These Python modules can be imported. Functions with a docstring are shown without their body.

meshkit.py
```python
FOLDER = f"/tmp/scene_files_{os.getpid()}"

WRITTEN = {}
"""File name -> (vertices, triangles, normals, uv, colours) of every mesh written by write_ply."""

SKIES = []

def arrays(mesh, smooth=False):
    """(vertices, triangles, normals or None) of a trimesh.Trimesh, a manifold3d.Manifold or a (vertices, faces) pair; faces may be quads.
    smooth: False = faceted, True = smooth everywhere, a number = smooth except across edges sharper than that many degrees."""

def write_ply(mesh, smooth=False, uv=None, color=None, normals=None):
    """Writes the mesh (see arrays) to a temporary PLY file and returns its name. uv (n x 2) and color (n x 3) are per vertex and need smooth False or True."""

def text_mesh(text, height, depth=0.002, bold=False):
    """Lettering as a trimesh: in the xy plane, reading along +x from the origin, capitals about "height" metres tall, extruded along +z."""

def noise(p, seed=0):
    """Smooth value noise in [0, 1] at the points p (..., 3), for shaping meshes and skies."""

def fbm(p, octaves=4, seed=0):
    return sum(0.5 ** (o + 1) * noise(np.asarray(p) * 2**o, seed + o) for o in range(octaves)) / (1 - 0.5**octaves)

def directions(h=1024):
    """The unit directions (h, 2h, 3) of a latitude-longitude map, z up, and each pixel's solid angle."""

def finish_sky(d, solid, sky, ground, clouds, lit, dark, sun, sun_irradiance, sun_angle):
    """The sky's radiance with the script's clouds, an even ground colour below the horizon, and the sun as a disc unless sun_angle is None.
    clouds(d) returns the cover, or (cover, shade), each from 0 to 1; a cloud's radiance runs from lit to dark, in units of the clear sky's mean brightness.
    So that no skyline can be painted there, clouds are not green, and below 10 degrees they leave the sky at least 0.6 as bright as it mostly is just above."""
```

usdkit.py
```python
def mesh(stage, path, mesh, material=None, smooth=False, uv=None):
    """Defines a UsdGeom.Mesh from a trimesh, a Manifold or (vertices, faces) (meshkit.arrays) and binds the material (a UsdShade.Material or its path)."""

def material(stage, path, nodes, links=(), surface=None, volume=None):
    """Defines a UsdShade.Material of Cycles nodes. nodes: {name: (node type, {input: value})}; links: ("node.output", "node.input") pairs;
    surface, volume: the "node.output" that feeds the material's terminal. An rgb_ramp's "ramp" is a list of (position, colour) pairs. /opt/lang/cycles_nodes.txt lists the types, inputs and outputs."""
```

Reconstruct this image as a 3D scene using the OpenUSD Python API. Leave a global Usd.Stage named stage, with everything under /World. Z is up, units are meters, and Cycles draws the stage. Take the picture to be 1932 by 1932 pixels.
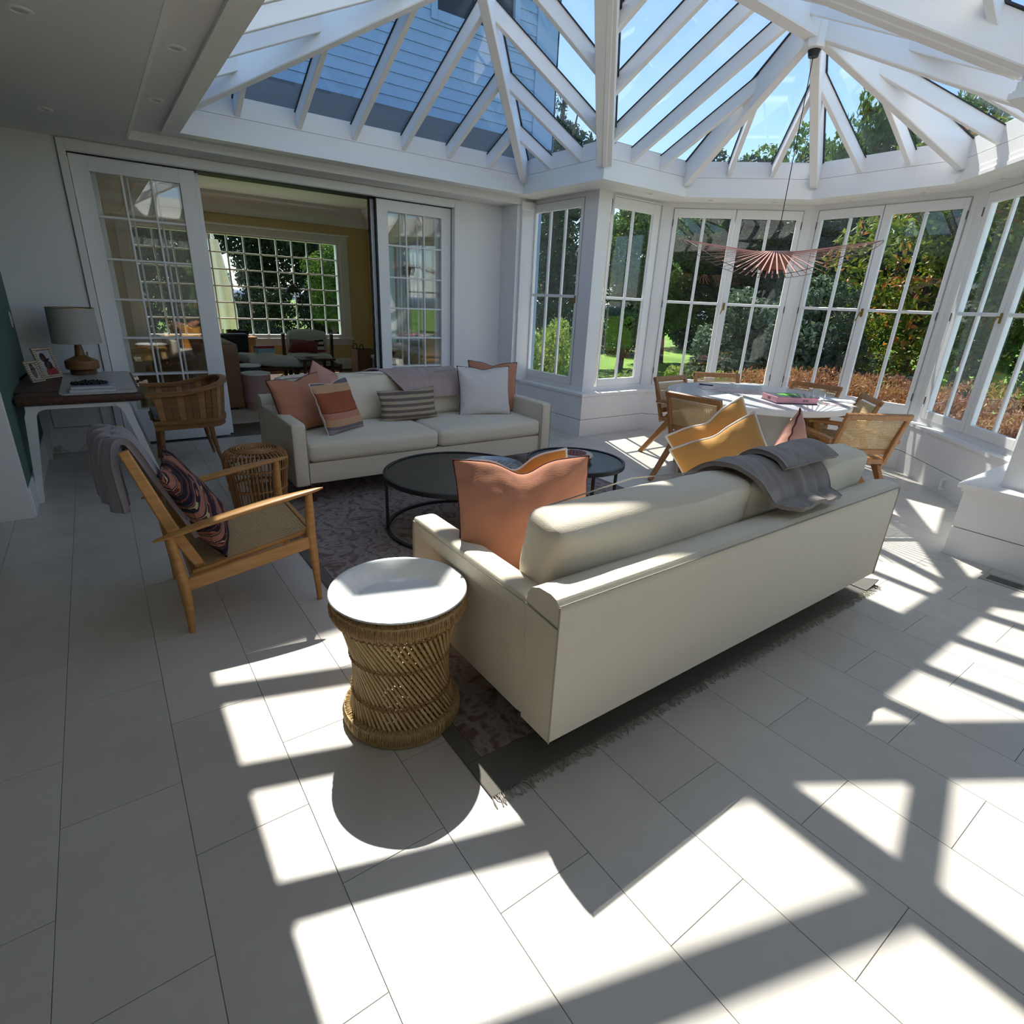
import math, sys
import numpy as np
sys.path.insert(0, '/opt/lang')
import trimesh, usdkit, meshkit, manifold3d
from shapely.geometry import Polygon, box as sbox, Point
from pxr import Usd, UsdGeom, UsdLux, UsdShade, Gf, Sdf, Vt

stage = Usd.Stage.CreateInMemory()
UsdGeom.SetStageUpAxis(stage, 'Z'); UsdGeom.SetStageMetersPerUnit(stage, 1.0)
UsdGeom.Xform.Define(stage, '/World')
UsdGeom.Scope.Define(stage, '/World/Looks')

# ---------------------------------------------------------------- camera, sky, sun, exposure
EYE = np.array([0.0, 0.0, 1.51])
YAW, PITCH, ROLL, FPX = math.radians(36.445), math.radians(21.027), math.radians(2.689), 1041.6
EXPOSURE = 0.95
SUN = np.array([0.255, 0.62, 1.0])            # towards the sun
SUN_POWER, SUN_COL = 1.2, (1.0, 0.94, 0.85)
SKY_POWER = 0.054
fw = np.array([math.sin(YAW) * math.cos(PITCH), math.cos(YAW) * math.cos(PITCH), -math.sin(PITCH)])
rt = np.array([math.cos(YAW), -math.sin(YAW), 0.0]); up = np.cross(rt, fw)
r2, u2 = rt * math.cos(ROLL) + up * math.sin(ROLL), -rt * math.sin(ROLL) + up * math.cos(ROLL)
cam = UsdGeom.Camera.Define(stage, '/World/Camera')
cam.CreateHorizontalApertureAttr(36.0); cam.CreateFocalLengthAttr(36.0 * FPX / 1932)
cam.CreateClippingRangeAttr(Gf.Vec2f(0.05, 1000)); cam.CreateExposureAttr(EXPOSURE)
UsdGeom.Xformable(cam).AddTransformOp().Set(Gf.Matrix4d(*r2, 0, *u2, 0, *(-fw), 0, *EYE, 1))


def mat(name, nodes, links=(), surface='p.BSDF'):
    return usdkit.material(stage, '/World/Looks/' + name, nodes, links, surface=surface)


sky = UsdLux.DomeLight.Define(stage, '/World/Sky'); sky.CreateIntensityAttr(1.0)
sunel, sunaz = math.atan2(1, math.hypot(SUN[0], SUN[1])), math.atan2(SUN[0], SUN[1])
UsdShade.MaterialBindingAPI.Apply(sky.GetPrim()).Bind(mat('sky', {
    's': ('sky_texture', {'sky_type': 'multiple_scattering', 'sun_disc': False, 'sun_elevation': sunel, 'sun_rotation': sunaz, 'altitude': 50.0, 'aerosol_density': 1.2}),
    'h': ('hsv', {'saturation': 0.95, 'value': 1.0}),
    'g': ('texture_coordinate', {}), 'mp': ('mapping', {'scale': (1.0, 3.2, 5.0), 'rotation': (0.2, 0.3, 0.9)}),
    'n': ('noise_texture', {'scale': 1.6, 'detail': 6.0, 'roughness': 0.62, 'distortion': 0.4}),
    'cr': ('map_range', {'from_min': 0.54, 'from_max': 0.82, 'to_min': 0.0, 'to_max': 0.34, 'clamp': True}),
    'w': ('mix', {'color2': (9.5, 10.5, 11.5)}),
    'b': ('background_shader', {'strength': SKY_POWER})},
    [('s.color', 'h.color'), ('g.generated', 'mp.vector'), ('mp.vector', 'n.vector'), ('n.fac', 'cr.value'), ('cr.result', 'w.fac'), ('h.color', 'w.color1'), ('w.color', 'b.color')], surface='b.background'))
sun = UsdLux.DistantLight.Define(stage, '/World/Sun')
sun.CreateIntensityAttr(SUN_POWER); sun.CreateAngleAttr(0.6); sun.CreateNormalizeAttr(True); sun.CreateColorAttr(Gf.Vec3f(*SUN_COL))
_z = SUN / np.linalg.norm(SUN); _x = np.cross([0, 1.0, 0], _z); _x /= np.linalg.norm(_x); _y = np.cross(_z, _x)
UsdGeom.Xformable(sun).AddTransformOp().Set(Gf.Matrix4d(*_x, 0, *_y, 0, *_z, 0, 0, 0, 20, 1))

# ---------------------------------------------------------------- helpers
PI = math.pi
rng = np.random.default_rng(7)
_count = {}


def numbered(parent, name):
    k = (str(parent), name); n = _count.get(k, 0); _count[k] = n + 1
    return name if n == 0 else '%s_%03d' % (name, n)


def ppath(parent):
    return '/World' if parent is None else str(parent.GetPath())


def rotz(a):
    c, s = math.cos(a), math.sin(a); return np.array([[c, -s, 0], [s, c, 0], [0, 0, 1.0]])


def rotx(a):
    c, s = math.cos(a), math.sin(a); return np.array([[1.0, 0, 0], [0, c, -s], [0, s, c]])


def roty(a):
    c, s = math.cos(a), math.sin(a); return np.array([[c, 0, s], [0, 1.0, 0], [-s, 0, c]])


class MB:
    """collects shapes that together are ONE mesh of the scene"""
    def __init__(self): self.v, self.f, self.n = [], [], 0

    def add(self, v, f, R=None, t=None):
        v = np.asarray(v, float); f = np.asarray(f, int)
        if R is not None: v = v @ np.asarray(R).T
        if t is not None: v = v + np.asarray(t)
        if len(f) and f.shape[1] == 4: f = np.vstack([f[:, [0, 1, 2]], f[:, [0, 2, 3]]])
        self.v.append(v); self.f.append(f + self.n); self.n += len(v); return self

    def tm(self, m, R=None, t=None):
        if hasattr(m, 'to_mesh'):
            q = m.to_mesh(); return self.add(q.vert_properties[:, :3], q.tri_verts, R, t)
        return self.add(m.vertices, m.faces, R, t)

    def box(self, c, s, ch=0.0, R=None, t=None):
        """a box of size s about c; ch chamfers its edges"""
        h = np.asarray(s, float) / 2; c = np.asarray(c, float)
        if ch <= 0:
            v = np.array([[x, y, z] for x in (-1, 1) for y in (-1, 1) for z in (-1, 1)]) * h + c
            return self.add(v, [[0, 1, 3, 2], [4, 6, 7, 5], [0, 4, 5, 1], [2, 3, 7, 6], [0, 2, 6, 4], [1, 5, 7, 3]], R, t)
        ch = min(ch, h.min() * 0.95)
        k = manifold3d.Manifold.hull_points(np.array([[sx * (h[0] - (ch if a else 0)), sy * (h[1] - (ch if b else 0)), sz * (h[2] - (ch if d else 0))]
            for sx in (-1, 1) for sy in (-1, 1) for sz in (-1, 1) for a, b, d in ((0, 1, 1), (1, 0, 1), (1, 1, 0))]))
        q = k.to_mesh(); return self.add(q.vert_properties[:, :3] + c, q.tri_verts, R, t)

    def ab(self, a, b, ch=0.0, R=None, t=None):
        a, b = np.asarray(a, float), np.asarray(b, float); return self.box((a + b) / 2, np.abs(b - a), ch, R, t)

    def beam(self, p, q, w, h, upv=(0, 0, 1), w2=None, h2=None, drop=0.0, ch=0.0):
        """a bar from p to q, w wide and h deep, its depth along upv; drop lowers it by that share of the depth"""
        p, q = np.asarray(p, float), np.asarray(q, float); d = q - p; L = np.linalg.norm(d); d = d / L
        s = np.cross(d, upv); s /= np.linalg.norm(s); u = np.cross(s, d)
        w2, h2 = w if w2 is None else w2, h if h2 is None else h2
        pts = []
        for o, ww, hh in ((p, w, h), (q, w2, h2)):
            cc = ch if ch < min(ww, hh) / 2 else 0
            for sx, sy in ((-1, -1), (1, -1), (1, 1), (-1, 1)):
                if cc:
                    pts.append(o + s * sx * (ww / 2 - cc) + u * sy * hh / 2 - u * drop * hh); pts.append(o + s * sx * ww / 2 + u * sy * (hh / 2 - cc) - u * drop * hh)
                else:
                    pts.append(o + s * sx * ww / 2 + u * sy * hh / 2 - u * drop * hh)
        if ch:
            k = manifold3d.Manifold.hull_points(np.array(pts)).to_mesh(); return self.add(k.vert_properties[:, :3], k.tri_verts)
        return self.add(pts, [[0, 3, 2, 1], [4, 5, 6, 7], [0, 1, 5, 4], [1, 2, 6, 5], [2, 3, 7, 6], [3, 0, 4, 7]])

    def tube(self, pts, r, n=8, closed=False):
        p = np.asarray(pts, float); m = len(p); r = np.broadcast_to(np.asarray(r, float), (m,))
        tg = (np.roll(p, -1, 0) - np.roll(p, 1, 0)) if closed else np.gradient(p, axis=0)
        tg /= np.linalg.norm(tg, axis=1, keepdims=True) + 1e-12
        a = np.cross(tg[0], [0, 0, 1.0]) if abs(tg[0][2]) < .9 else np.cross(tg[0], [1.0, 0, 0])
        A = []
        for i in range(m):
            a = a - tg[i] * (a @ tg[i]); a /= np.linalg.norm(a) + 1e-12; A.append(a)
        A = np.array(A); B = np.cross(tg, A); th = np.arange(n) * 2 * PI / n
        v = p[:, None] + r[:, None, None] * (np.cos(th)[None, :, None] * A[:, None] + np.sin(th)[None, :, None] * B[:, None])
        k = m if closed else m - 1
        i, j = np.meshgrid(np.arange(k), np.arange(n), indexing='ij'); i2 = (i + 1) % m; j2 = (j + 1) % n
        f = np.stack([i * n + j, i * n + j2, i2 * n + j2, i2 * n + j], -1).reshape(-1, 4)
        v = v.reshape(-1, 3); f = np.vstack([f[:, [0, 1, 2]], f[:, [0, 2, 3]]])
        if not closed:
            v = np.vstack([v, p[0], p[-1]]); e = (m - 1) * n
            f = np.vstack([f, [[m * n, (q + 1) % n, q] for q in range(n)], [[m * n + 1, e + q, e + (q + 1) % n] for q in range(n)]])
        return self.add(v, f)

    def lathe(self, prof, n=32, c=(0, 0, 0), R=None):
        """prof: (radius, height) pairs from bottom to top about the z axis"""
        pr = np.asarray(prof, float); m = len(pr); th = np.arange(n) * 2 * PI / n
        v = np.stack([pr[:, None, 0] * np.cos(th), pr[:, None, 0] * np.sin(th), np.repeat(pr[:, 1:], n, 1)], -1).reshape(-1, 3)
        i, j = np.meshgrid(np.arange(m - 1), np.arange(n), indexing='ij'); j2 = (j + 1) % n
        f = np.stack([i * n + j, i * n + j2, (i + 1) * n + j2, (i + 1) * n + j], -1).reshape(-1, 4)
        return self.add(v, f, R, c)

    def prism(self, poly, z0, z1, R=None, t=None):
        pg = poly if isinstance(poly, Polygon) else Polygon(poly)
        m = trimesh.creation.extrude_polygon(pg, z1 - z0, engine='earcut')
        return self.add(m.vertices + [0, 0, z0], m.faces, R, t)

    def grid(self, P, thick=None):
        """P (a, b, 3): a surface through the points; thick closes it into a sheet of that thickness"""
        P = np.asarray(P, float); a, b = P.shape[:2]
        i, j = np.meshgrid(np.arange(a - 1), np.arange(b - 1), indexing='ij'); q = i * b + j
        f = np.stack([q, q + b, q + b + 1, q + 1], -1).reshape(-1, 4)
        if thick is None: return self.add(P.reshape(-1, 3), f)
        N = np.cross(np.gradient(P, axis=0), np.gradient(P, axis=1)); N /= np.linalg.norm(N, axis=2, keepdims=True) + 1e-12
        thick = np.broadcast_to(thick, (a, b))[..., None]
        v = np.vstack([(P + N * thick / 2).reshape(-1, 3), (P - N * thick / 2).reshape(-1, 3)]); o = a * b
        e = [[k, k + 1] for k in range(b - 1)] + [[k * b + b - 1, (k + 1) * b + b - 1] for k in range(a - 1)] + [[(a - 1) * b + k + 1, (a - 1) * b + k] for k in range(b - 1)] + [[(k + 1) * b, k * b] for k in range(a - 1)]
        g = [[x, y, y + o, x + o] for x, y in e]
        return self.add(v, np.vstack([f, f[:, ::-1] + o, np.array(g)[:, ::-1]]))

    def arrays(self):
        return np.vstack(self.v), np.vstack(self.f)


def obj(name, mb, material, parent=None, smooth=False, label=None, cat=None, group=None, kind=None):
    p = ppath(parent) + '/' + numbered(parent.GetPath() if parent else '/', name)
    m = usdkit.mesh(stage, p, mb.arrays() if isinstance(mb, MB) else mb, material, smooth=smooth)
    g = m.GetPrim()
    tag(g, label, cat, group, kind); return g


def tag(g, label=None, cat=None, group=None, kind=None):
    for k, x in (('label', label), ('category', cat), ('group', group), ('kind', kind)):
        if x: g.SetCustomDataByKey(k, x)
    return g


def place(g, loc=(0, 0, 0), rz=0.0):
    x = UsdGeom.Xformable(g); x.ClearXformOpOrder()
    x.AddTranslateOp().Set(Gf.Vec3d(*map(float, loc)))
    if rz: x.AddRotateZOp().Set(math.degrees(rz))
    return g


def thing(name, label=None, cat=None, loc=(0, 0, 0), rz=0.0, group=None, kind=None, parent=None):
    g = UsdGeom.Xform.Define(stage, ppath(parent) + '/' + numbered(parent.GetPath() if parent else '/', name)).GetPrim()
    place(g, loc, rz); return tag(g, label, cat, group, kind)


def dup(src, label=None, loc=(0, 0, 0), rz=0.0, group=None, name=None):
    d = src.GetCustomData()
    g = thing(name or src.GetName().rsplit('_', 1)[0] if src.GetName()[-3:].isdigit() else (name or src.GetName()), label or d.get('label'), d.get('category'), loc, rz, group or d.get('group'), d.get('kind'))
    g.GetReferences().AddInternalReference(src.GetPath()); g.SetInstanceable(True); return g


def struct(name, mb=None, material=None, smooth=False, label=None):
    if mb is None: return thing(name, label, kind='structure')
    return obj(name, mb, material, None, smooth, label, kind='structure')


def bez(pts, n=12):
    """a Catmull-Rom curve through the points"""
    p = np.asarray(pts, float); p = np.vstack([2 * p[0] - p[1], p, 2 * p[-1] - p[-2]]); out = []
    for i in range(1, len(p) - 2):
        t = np.linspace(0, 1, n, endpoint=False)[:, None]
        out.append(0.5 * (2 * p[i] + (p[i + 1] - p[i - 1]) * t + (2 * p[i - 1] - 5 * p[i] + 4 * p[i + 1] - p[i + 2]) * t ** 2 + (3 * p[i] - p[i - 1] - 3 * p[i + 1] + p[i + 2]) * t ** 3))
    return np.vstack(out + [p[-2:-1]])


# ---------------------------------------------------------------- materials
def paint(name, col, rough=0.45, bump=0.02, scale=60.0, spec=0.5):
    return mat(name, {'g': ('geometry', {}), 'n': ('noise_texture', {'scale': scale, 'detail': 3.0}), 'b': ('bump', {'strength': bump, 'distance': 0.01}),
                      'r': ('rgb_ramp', {'ramp': [(0.3, tuple(0.97 * c for c in col)), (0.7, col)]}), 'n2': ('noise_texture', {'scale': 1.3, 'detail': 2.0}),
                      'p': ('principled_bsdf', {'roughness': rough, 'specular_ior_level': spec})},
               [('g.position', 'n.vector'), ('g.position', 'n2.vector'), ('n2.fac', 'r.fac'), ('n.fac', 'b.height'), ('r.color', 'p.base_color'), ('b.normal', 'p.normal')])


def wood(name, c1, c2, scale=(2.5, 22, 22), rough=0.42, coord='object'):
    return mat(name, {'g': ('texture_coordinate', {}), 'm': ('mapping', {'scale': scale}), 'n': ('noise_texture', {'scale': 2.2, 'detail': 5.0, 'roughness': 0.6, 'distortion': 0.6}),
                      'r': ('rgb_ramp', {'ramp': [(0.28, c1), (0.5, tuple((a + b) / 2 for a, b in zip(c1, c2))), (0.72, c2)]}), 'b': ('bump', {'strength': 0.08, 'distance': 0.004}),
                      'p': ('principled_bsdf', {'roughness': rough})},
               [('g.' + coord, 'm.vector'), ('m.vector', 'n.vector'), ('n.fac', 'r.fac'), ('r.color', 'p.base_color'), ('n.fac', 'b.height'), ('b.normal', 'p.normal')])


def fabric(name, col, var=0.1, weave=900.0, bump=0.25, rough=0.9, sheen=0.15):
    c = np.array(col)
    return mat(name, {'g': ('texture_coordinate', {}), 'w1': ('mapping', {'scale': (1, 0.12, 1)}), 'w2': ('mapping', {'scale': (0.12, 1, 0.12)}), 'n': ('noise_texture', {'scale': weave * 0.5, 'detail': 1.0}), 'n1': ('noise_texture', {'scale': weave * 0.5, 'detail': 1.0}),
                      'n3': ('noise_texture', {'scale': 5.0, 'detail': 4.0}), 'a': ('math', {'math_type': 'add'}), 'a2': ('math', {'math_type': 'multiply_add', 'value2': 0.7}),
                      'r': ('rgb_ramp', {'ramp': [(0.45, tuple(c * (1 - var))), (1.15, tuple(np.minimum(c * (1 + var), 0.95)))]}),
                      'b': ('bump', {'strength': bump, 'distance': 0.002}), 'p': ('principled_bsdf', {'roughness': rough, 'specular_ior_level': 0.2, 'sheen_weight': sheen, 'sheen_roughness': 0.5})},
               [('g.object', 'w1.vector'), ('g.object', 'w2.vector'), ('w1.vector', 'n.vector'), ('w2.vector', 'n1.vector'), ('g.object', 'n3.vector'), ('n.fac', 'a.value1'), ('n1.fac', 'a.value2'), ('a.value', 'a2.value1'), ('n3.fac', 'a2.value3'),
                ('a2.value', 'r.fac'), ('r.color', 'p.base_color'), ('a.value', 'b.height'), ('b.normal', 'p.normal')])


def plain(name, col, rough=0.5, metal=0.0, **kw):
    return mat(name, {'g': ('texture_coordinate', {}), 'n': ('noise_texture', {'scale': 14.0, 'detail': 3.0}), 'r': ('rgb_ramp', {'ramp': [(0.35, tuple(0.9 * c for c in col)), (0.65, col)]}),
                      'p': ('principled_bsdf', {'roughness': rough, 'metallic': metal, **kw})}, [('g.object', 'n.vector'), ('n.fac', 'r.fac'), ('r.color', 'p.base_color')])


def pane_mat(name, tint, ior=1.5, gloss=(1, 1, 1), most=0.9):
    return mat(name, {'t': ('transparent_bsdf', {'color': tint}), 'g': ('glossy_bsdf', {'color': gloss, 'roughness': 0.0}), 'f': ('fresnel', {'IOR': ior}), 'k': ('math', {'math_type': 'multiply', 'value2': most}), 'm': ('mix_closure', {})},
               [('f.fac', 'k.value1'), ('k.value', 'm.fac'), ('t.BSDF', 'm.closure1'), ('g.BSDF', 'm.closure2')], surface='m.closure')


def leaf_mat(name, c1, c2, trans=0.35, c3=None):
    ramp = [(0.32, c1), (0.68, c2)] if c3 is None else [(0.30, c1), (0.52, c2), (0.56, c2), (0.63, c3), (1.0, c3)]
    return mat(name, {'g': ('texture_coordinate', {}), 'n': ('noise_texture', {'scale': 1.5, 'detail': 1.0}), 'n2': ('noise_texture', {'scale': 9.0, 'detail': 1.0}), 's': ('mix_float', {'fac': 0.45}),
                      'r': ('rgb_ramp', {'ramp': ramp}), 'd': ('principled_bsdf', {'roughness': 0.5, 'specular_ior_level': 0.35}), 't': ('translucent_bsdf', {}), 'm': ('mix_closure', {'fac': trans})},
               [('g.object', 'n.vector'), ('g.object', 'n2.vector'), ('n.fac', 's.a'), ('n2.fac', 's.b'), ('s.result', 'r.fac'), ('r.color', 'd.base_color'), ('r.color', 't.color'), ('d.BSDF', 'm.closure1'), ('t.BSDF', 'm.closure2')], surface='m.closure')


WHITE = paint('white_paint', (0.87, 0.865, 0.855), 0.38)
WHITE_WALL = paint('white_wall', (0.85, 0.845, 0.835), 0.6)
CEIL = paint('ceiling_white', (0.80, 0.79, 0.755), 0.7)
YELLOW = paint('yellow_wall', (0.68, 0.54, 0.27), 0.6)
GREEN = fabric('green_wall', (0.035, 0.11, 0.085), 0.25, 260, 0.3, 0.75)
GLASS = pane_mat('window_glass', (0.93, 0.96, 0.95), 1.5)
ROOFGLASS = pane_mat('roof_glass', (0.80, 0.90, 0.96), 1.5)
DARK = plain('dark_gap', (0.02, 0.02, 0.022), 0.6)
GASKET = plain('black_gasket', (0.02, 0.022, 0.03), 0.5)
BRASS = plain('aged_brass', (0.36, 0.25, 0.09), 0.35, 0.9)
BLACKMETAL = plain('black_metal', (0.025, 0.025, 0.028), 0.4, 0.4)
OAK = wood('light_teak', (0.36, 0.17, 0.055), (0.56, 0.31, 0.12))
TEAK = wood('dark_teak', (0.23, 0.10, 0.035), (0.38, 0.19, 0.07))
WALNUT = wood('walnut', (0.045, 0.02, 0.012), (0.11, 0.05, 0.03), (22, 2.5, 22), 0.5)
HONEY = wood('honey_oak', (0.44, 0.21, 0.06), (0.62, 0.34, 0.12))
CANE = plain('cane', (0.62, 0.44, 0.22), 0.6)
LINEN = fabric('oat_linen', (0.68, 0.62, 0.50), 0.09, 700, 0.3)

# ---------------------------------------------------------------- the setting: floor
def project(p):
    d = np.asarray(p, float) - EYE; w = d @ fw
    return (966 + FPX * (d @ r2) / w, 966 - FPX * (d @ u2) / w, w)


def in_view(p, m=60):
    x, y, w = project(p); return w > 0.3 and -m < x < 1932 + m and -m < y < 1932 + m


def pane_mat(name, tint, most=0.9, f0=0.04):
    return mat(name, {'t': ('transparent_bsdf', {'color': tint}), 'g': ('glossy_bsdf', {'color': (1, 1, 1), 'roughness': 0.0}), 'l': ('layer_weight', {'blend': 0.5}), 'w': ('math', {'math_type': 'power', 'value2': 5.0}),
                      'k': ('math', {'math_type': 'multiply_add', 'value2': most, 'value3': f0}), 'm': ('mix_closure', {})},
               [('l.facing', 'w.value1'), ('w.value', 'k.value1'), ('k.value', 'm.fac'), ('t.BSDF', 'm.closure1'), ('g.BSDF', 'm.closure2')], surface='m.closure')


GLASS = pane_mat('clear_glass', (0.955, 0.975, 0.97))
DOORGLASS = pane_mat('door_glass', (0.93, 0.945, 0.935), f0=0.075)
ROOFGLASS = pane_mat('lantern_glass', (0.955, 0.975, 0.985))


def tile_mat(name, c):
    c = np.array(c)
    return mat(name, {'g': ('geometry', {}), 'n': ('noise_texture', {'scale': 3.0, 'detail': 5.0, 'roughness': 0.6}), 'n2': ('noise_texture', {'scale': 140.0, 'detail': 2.0}), 'r': ('rgb_ramp', {'ramp': [(0.3, tuple(c * 0.95)), (0.7, tuple(c * 1.03))]}),
                      'b': ('bump', {'strength': 0.04, 'distance': 0.003}), 'q': ('map_range', {'from_min': 0.3, 'from_max': 0.7, 'to_min': 0.27, 'to_max': 0.38}), 'p': ('principled_bsdf', {'specular_ior_level': 0.42})},
               [('g.position', 'n.vector'), ('g.position', 'n2.vector'), ('n.fac', 'r.fac'), ('n2.fac', 'b.height'), ('n.fac', 'q.value'), ('q.result', 'p.roughness'), ('r.color', 'p.base_color'), ('b.normal', 'p.normal')])


TILES = [tile_mat('limestone_%d' % i, np.array((0.60, 0.565, 0.515)) * f) for i, f in enumerate((1.0, 0.97, 1.03))]
GROUT = paint('grout', (0.44, 0.42, 0.385), 0.9)
floor = struct('floor')
obj('grout_bed', MB().ab((-3.2, -3.6, -0.12), (7.1, 6.5, -0.0045)), GROUT, floor)
far_tiles = MB(); TW, TL = 0.314, 0.612
for k in range(-9, 24):
    x0 = -0.345 + TW * k
    for j in range(-7, 11):
        y0 = (0.775 if k % 2 else 0.469) + TL * (j - 1); y1 = min(y0 + TL, 6.47)
        if x0 > 6.85 or y0 > 6.4: continue
        b = MB() if any(in_view((x, y, 0)) for x in (x0, x0 + TW) for y in (y0, y0 + TL)) else far_tiles
        b.ab((x0 + 0.0008, y0 + 0.0008, -0.012), (x0 + TW - 0.0008, y1 - 0.0008, 0.0), 0.0007)
        if b is not far_tiles: obj('tile', b, TILES[int(rng.integers(0, 3))], floor)
obj('tile', far_tiles, TILES[0], floor, kind='stuff')

# ---------------------------------------------------------------- left wall, back wall, ceiling
w = struct('wall_left')
obj('plaster', MB().ab((-0.74, 4.64, 0), (-0.565, 6.5, 2.62)), WHITE, w)
obj('green_panel', MB().ab((-0.566, 4.652, 0.2), (-0.556, 6.44, 2.58)), GREEN, w, label='dark green grasscloth covering')
obj('skirting', MB().ab((-0.57, 4.655, 0), (-0.545, 6.45, 0.2), 0.004), WHITE, w)
obj('end_trim', MB().ab((-0.745, 4.628, 0), (-0.553, 4.652, 2.6), 0.003), WHITE, w)
w = struct('wall_left_far')
obj('plaster', MB().ab((-3.1, -3.4, 0), (-3.0, 6.5, 2.62)), WHITE_WALL, w)
w = struct('wall_behind')
obj('plaster', MB().ab((-3.1, -3.5, 0), (4.9, -3.4, 2.62)), WHITE_WALL, w)
w = struct('wall_passage')
obj('plaster', MB().ab((-3.1, 6.45, 0), (-0.72, 6.6, 2.62)), WHITE_WALL, w)

YB = 6.45
w = struct('wall_back')
obj('plaster', MB().ab((-0.62, YB, 0), (0.0, YB + 0.3, 2.62)), WHITE_WALL, w)
obj('plaster', MB().ab((3.76, YB, 0), (4.55, YB + 0.3, 2.62)), WHITE_WALL, w)
obj('header', MB().ab((0.0, YB, 2.495), (3.76, YB + 0.3, 2.62)), WHITE_WALL, w)
obj('panel_moulding', MB().ab((-0.47, YB - 0.008, 0.23), (-0.10, YB, 0.235)).ab((-0.47, YB - 0.008, 0.23), (-0.465, YB, 0.9)).ab((-0.105, YB - 0.008, 0.23), (-0.10, YB, 0.9)), GROUT, w)
t = struct('trim_1')
obj('side_casing', MB().ab((-0.006, YB - 0.02, 0), (0.05, YB + 0.06, 2.575), 0.003), WHITE, t)
obj('side_casing', MB().ab((3.70, YB - 0.02, 0), (3.775, YB + 0.06, 2.575), 0.003), WHITE, t)
obj('head_casing', MB().ab((0.05, YB - 0.018, 2.497), (3.70, YB + 0.05, 2.577), 0.003), WHITE, t)
obj('head_track', MB().ab((0.05, YB + 0.05, 2.49), (3.72, YB + 0.27, 2.5)), DARK, t)
obj('shadow_gap', MB().ab((-0.012, YB - 0.004, 0), (-0.006, YB + 0.002, 2.575)).ab((3.775, YB - 0.004, 0), (3.781, YB + 0.002, 2.575)), GROUT, t)
obj('threshold', MB().ab((0.0, 6.46, -0.01), (3.76, 7.06, 0.004)), paint('dark_threshold', (0.06, 0.05, 0.045), 0.35), t)
b = struct('baseboard_back')
obj('skirting', MB().ab((-0.55, YB - 0.018, 0), (-0.02, YB + 0.001, 0.14), 0.004), WHITE, b)
obj('skirting', MB().ab((3.79, YB - 0.018, 0), (4.39, YB + 0.001, 0.14), 0.004), WHITE, b)


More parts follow.
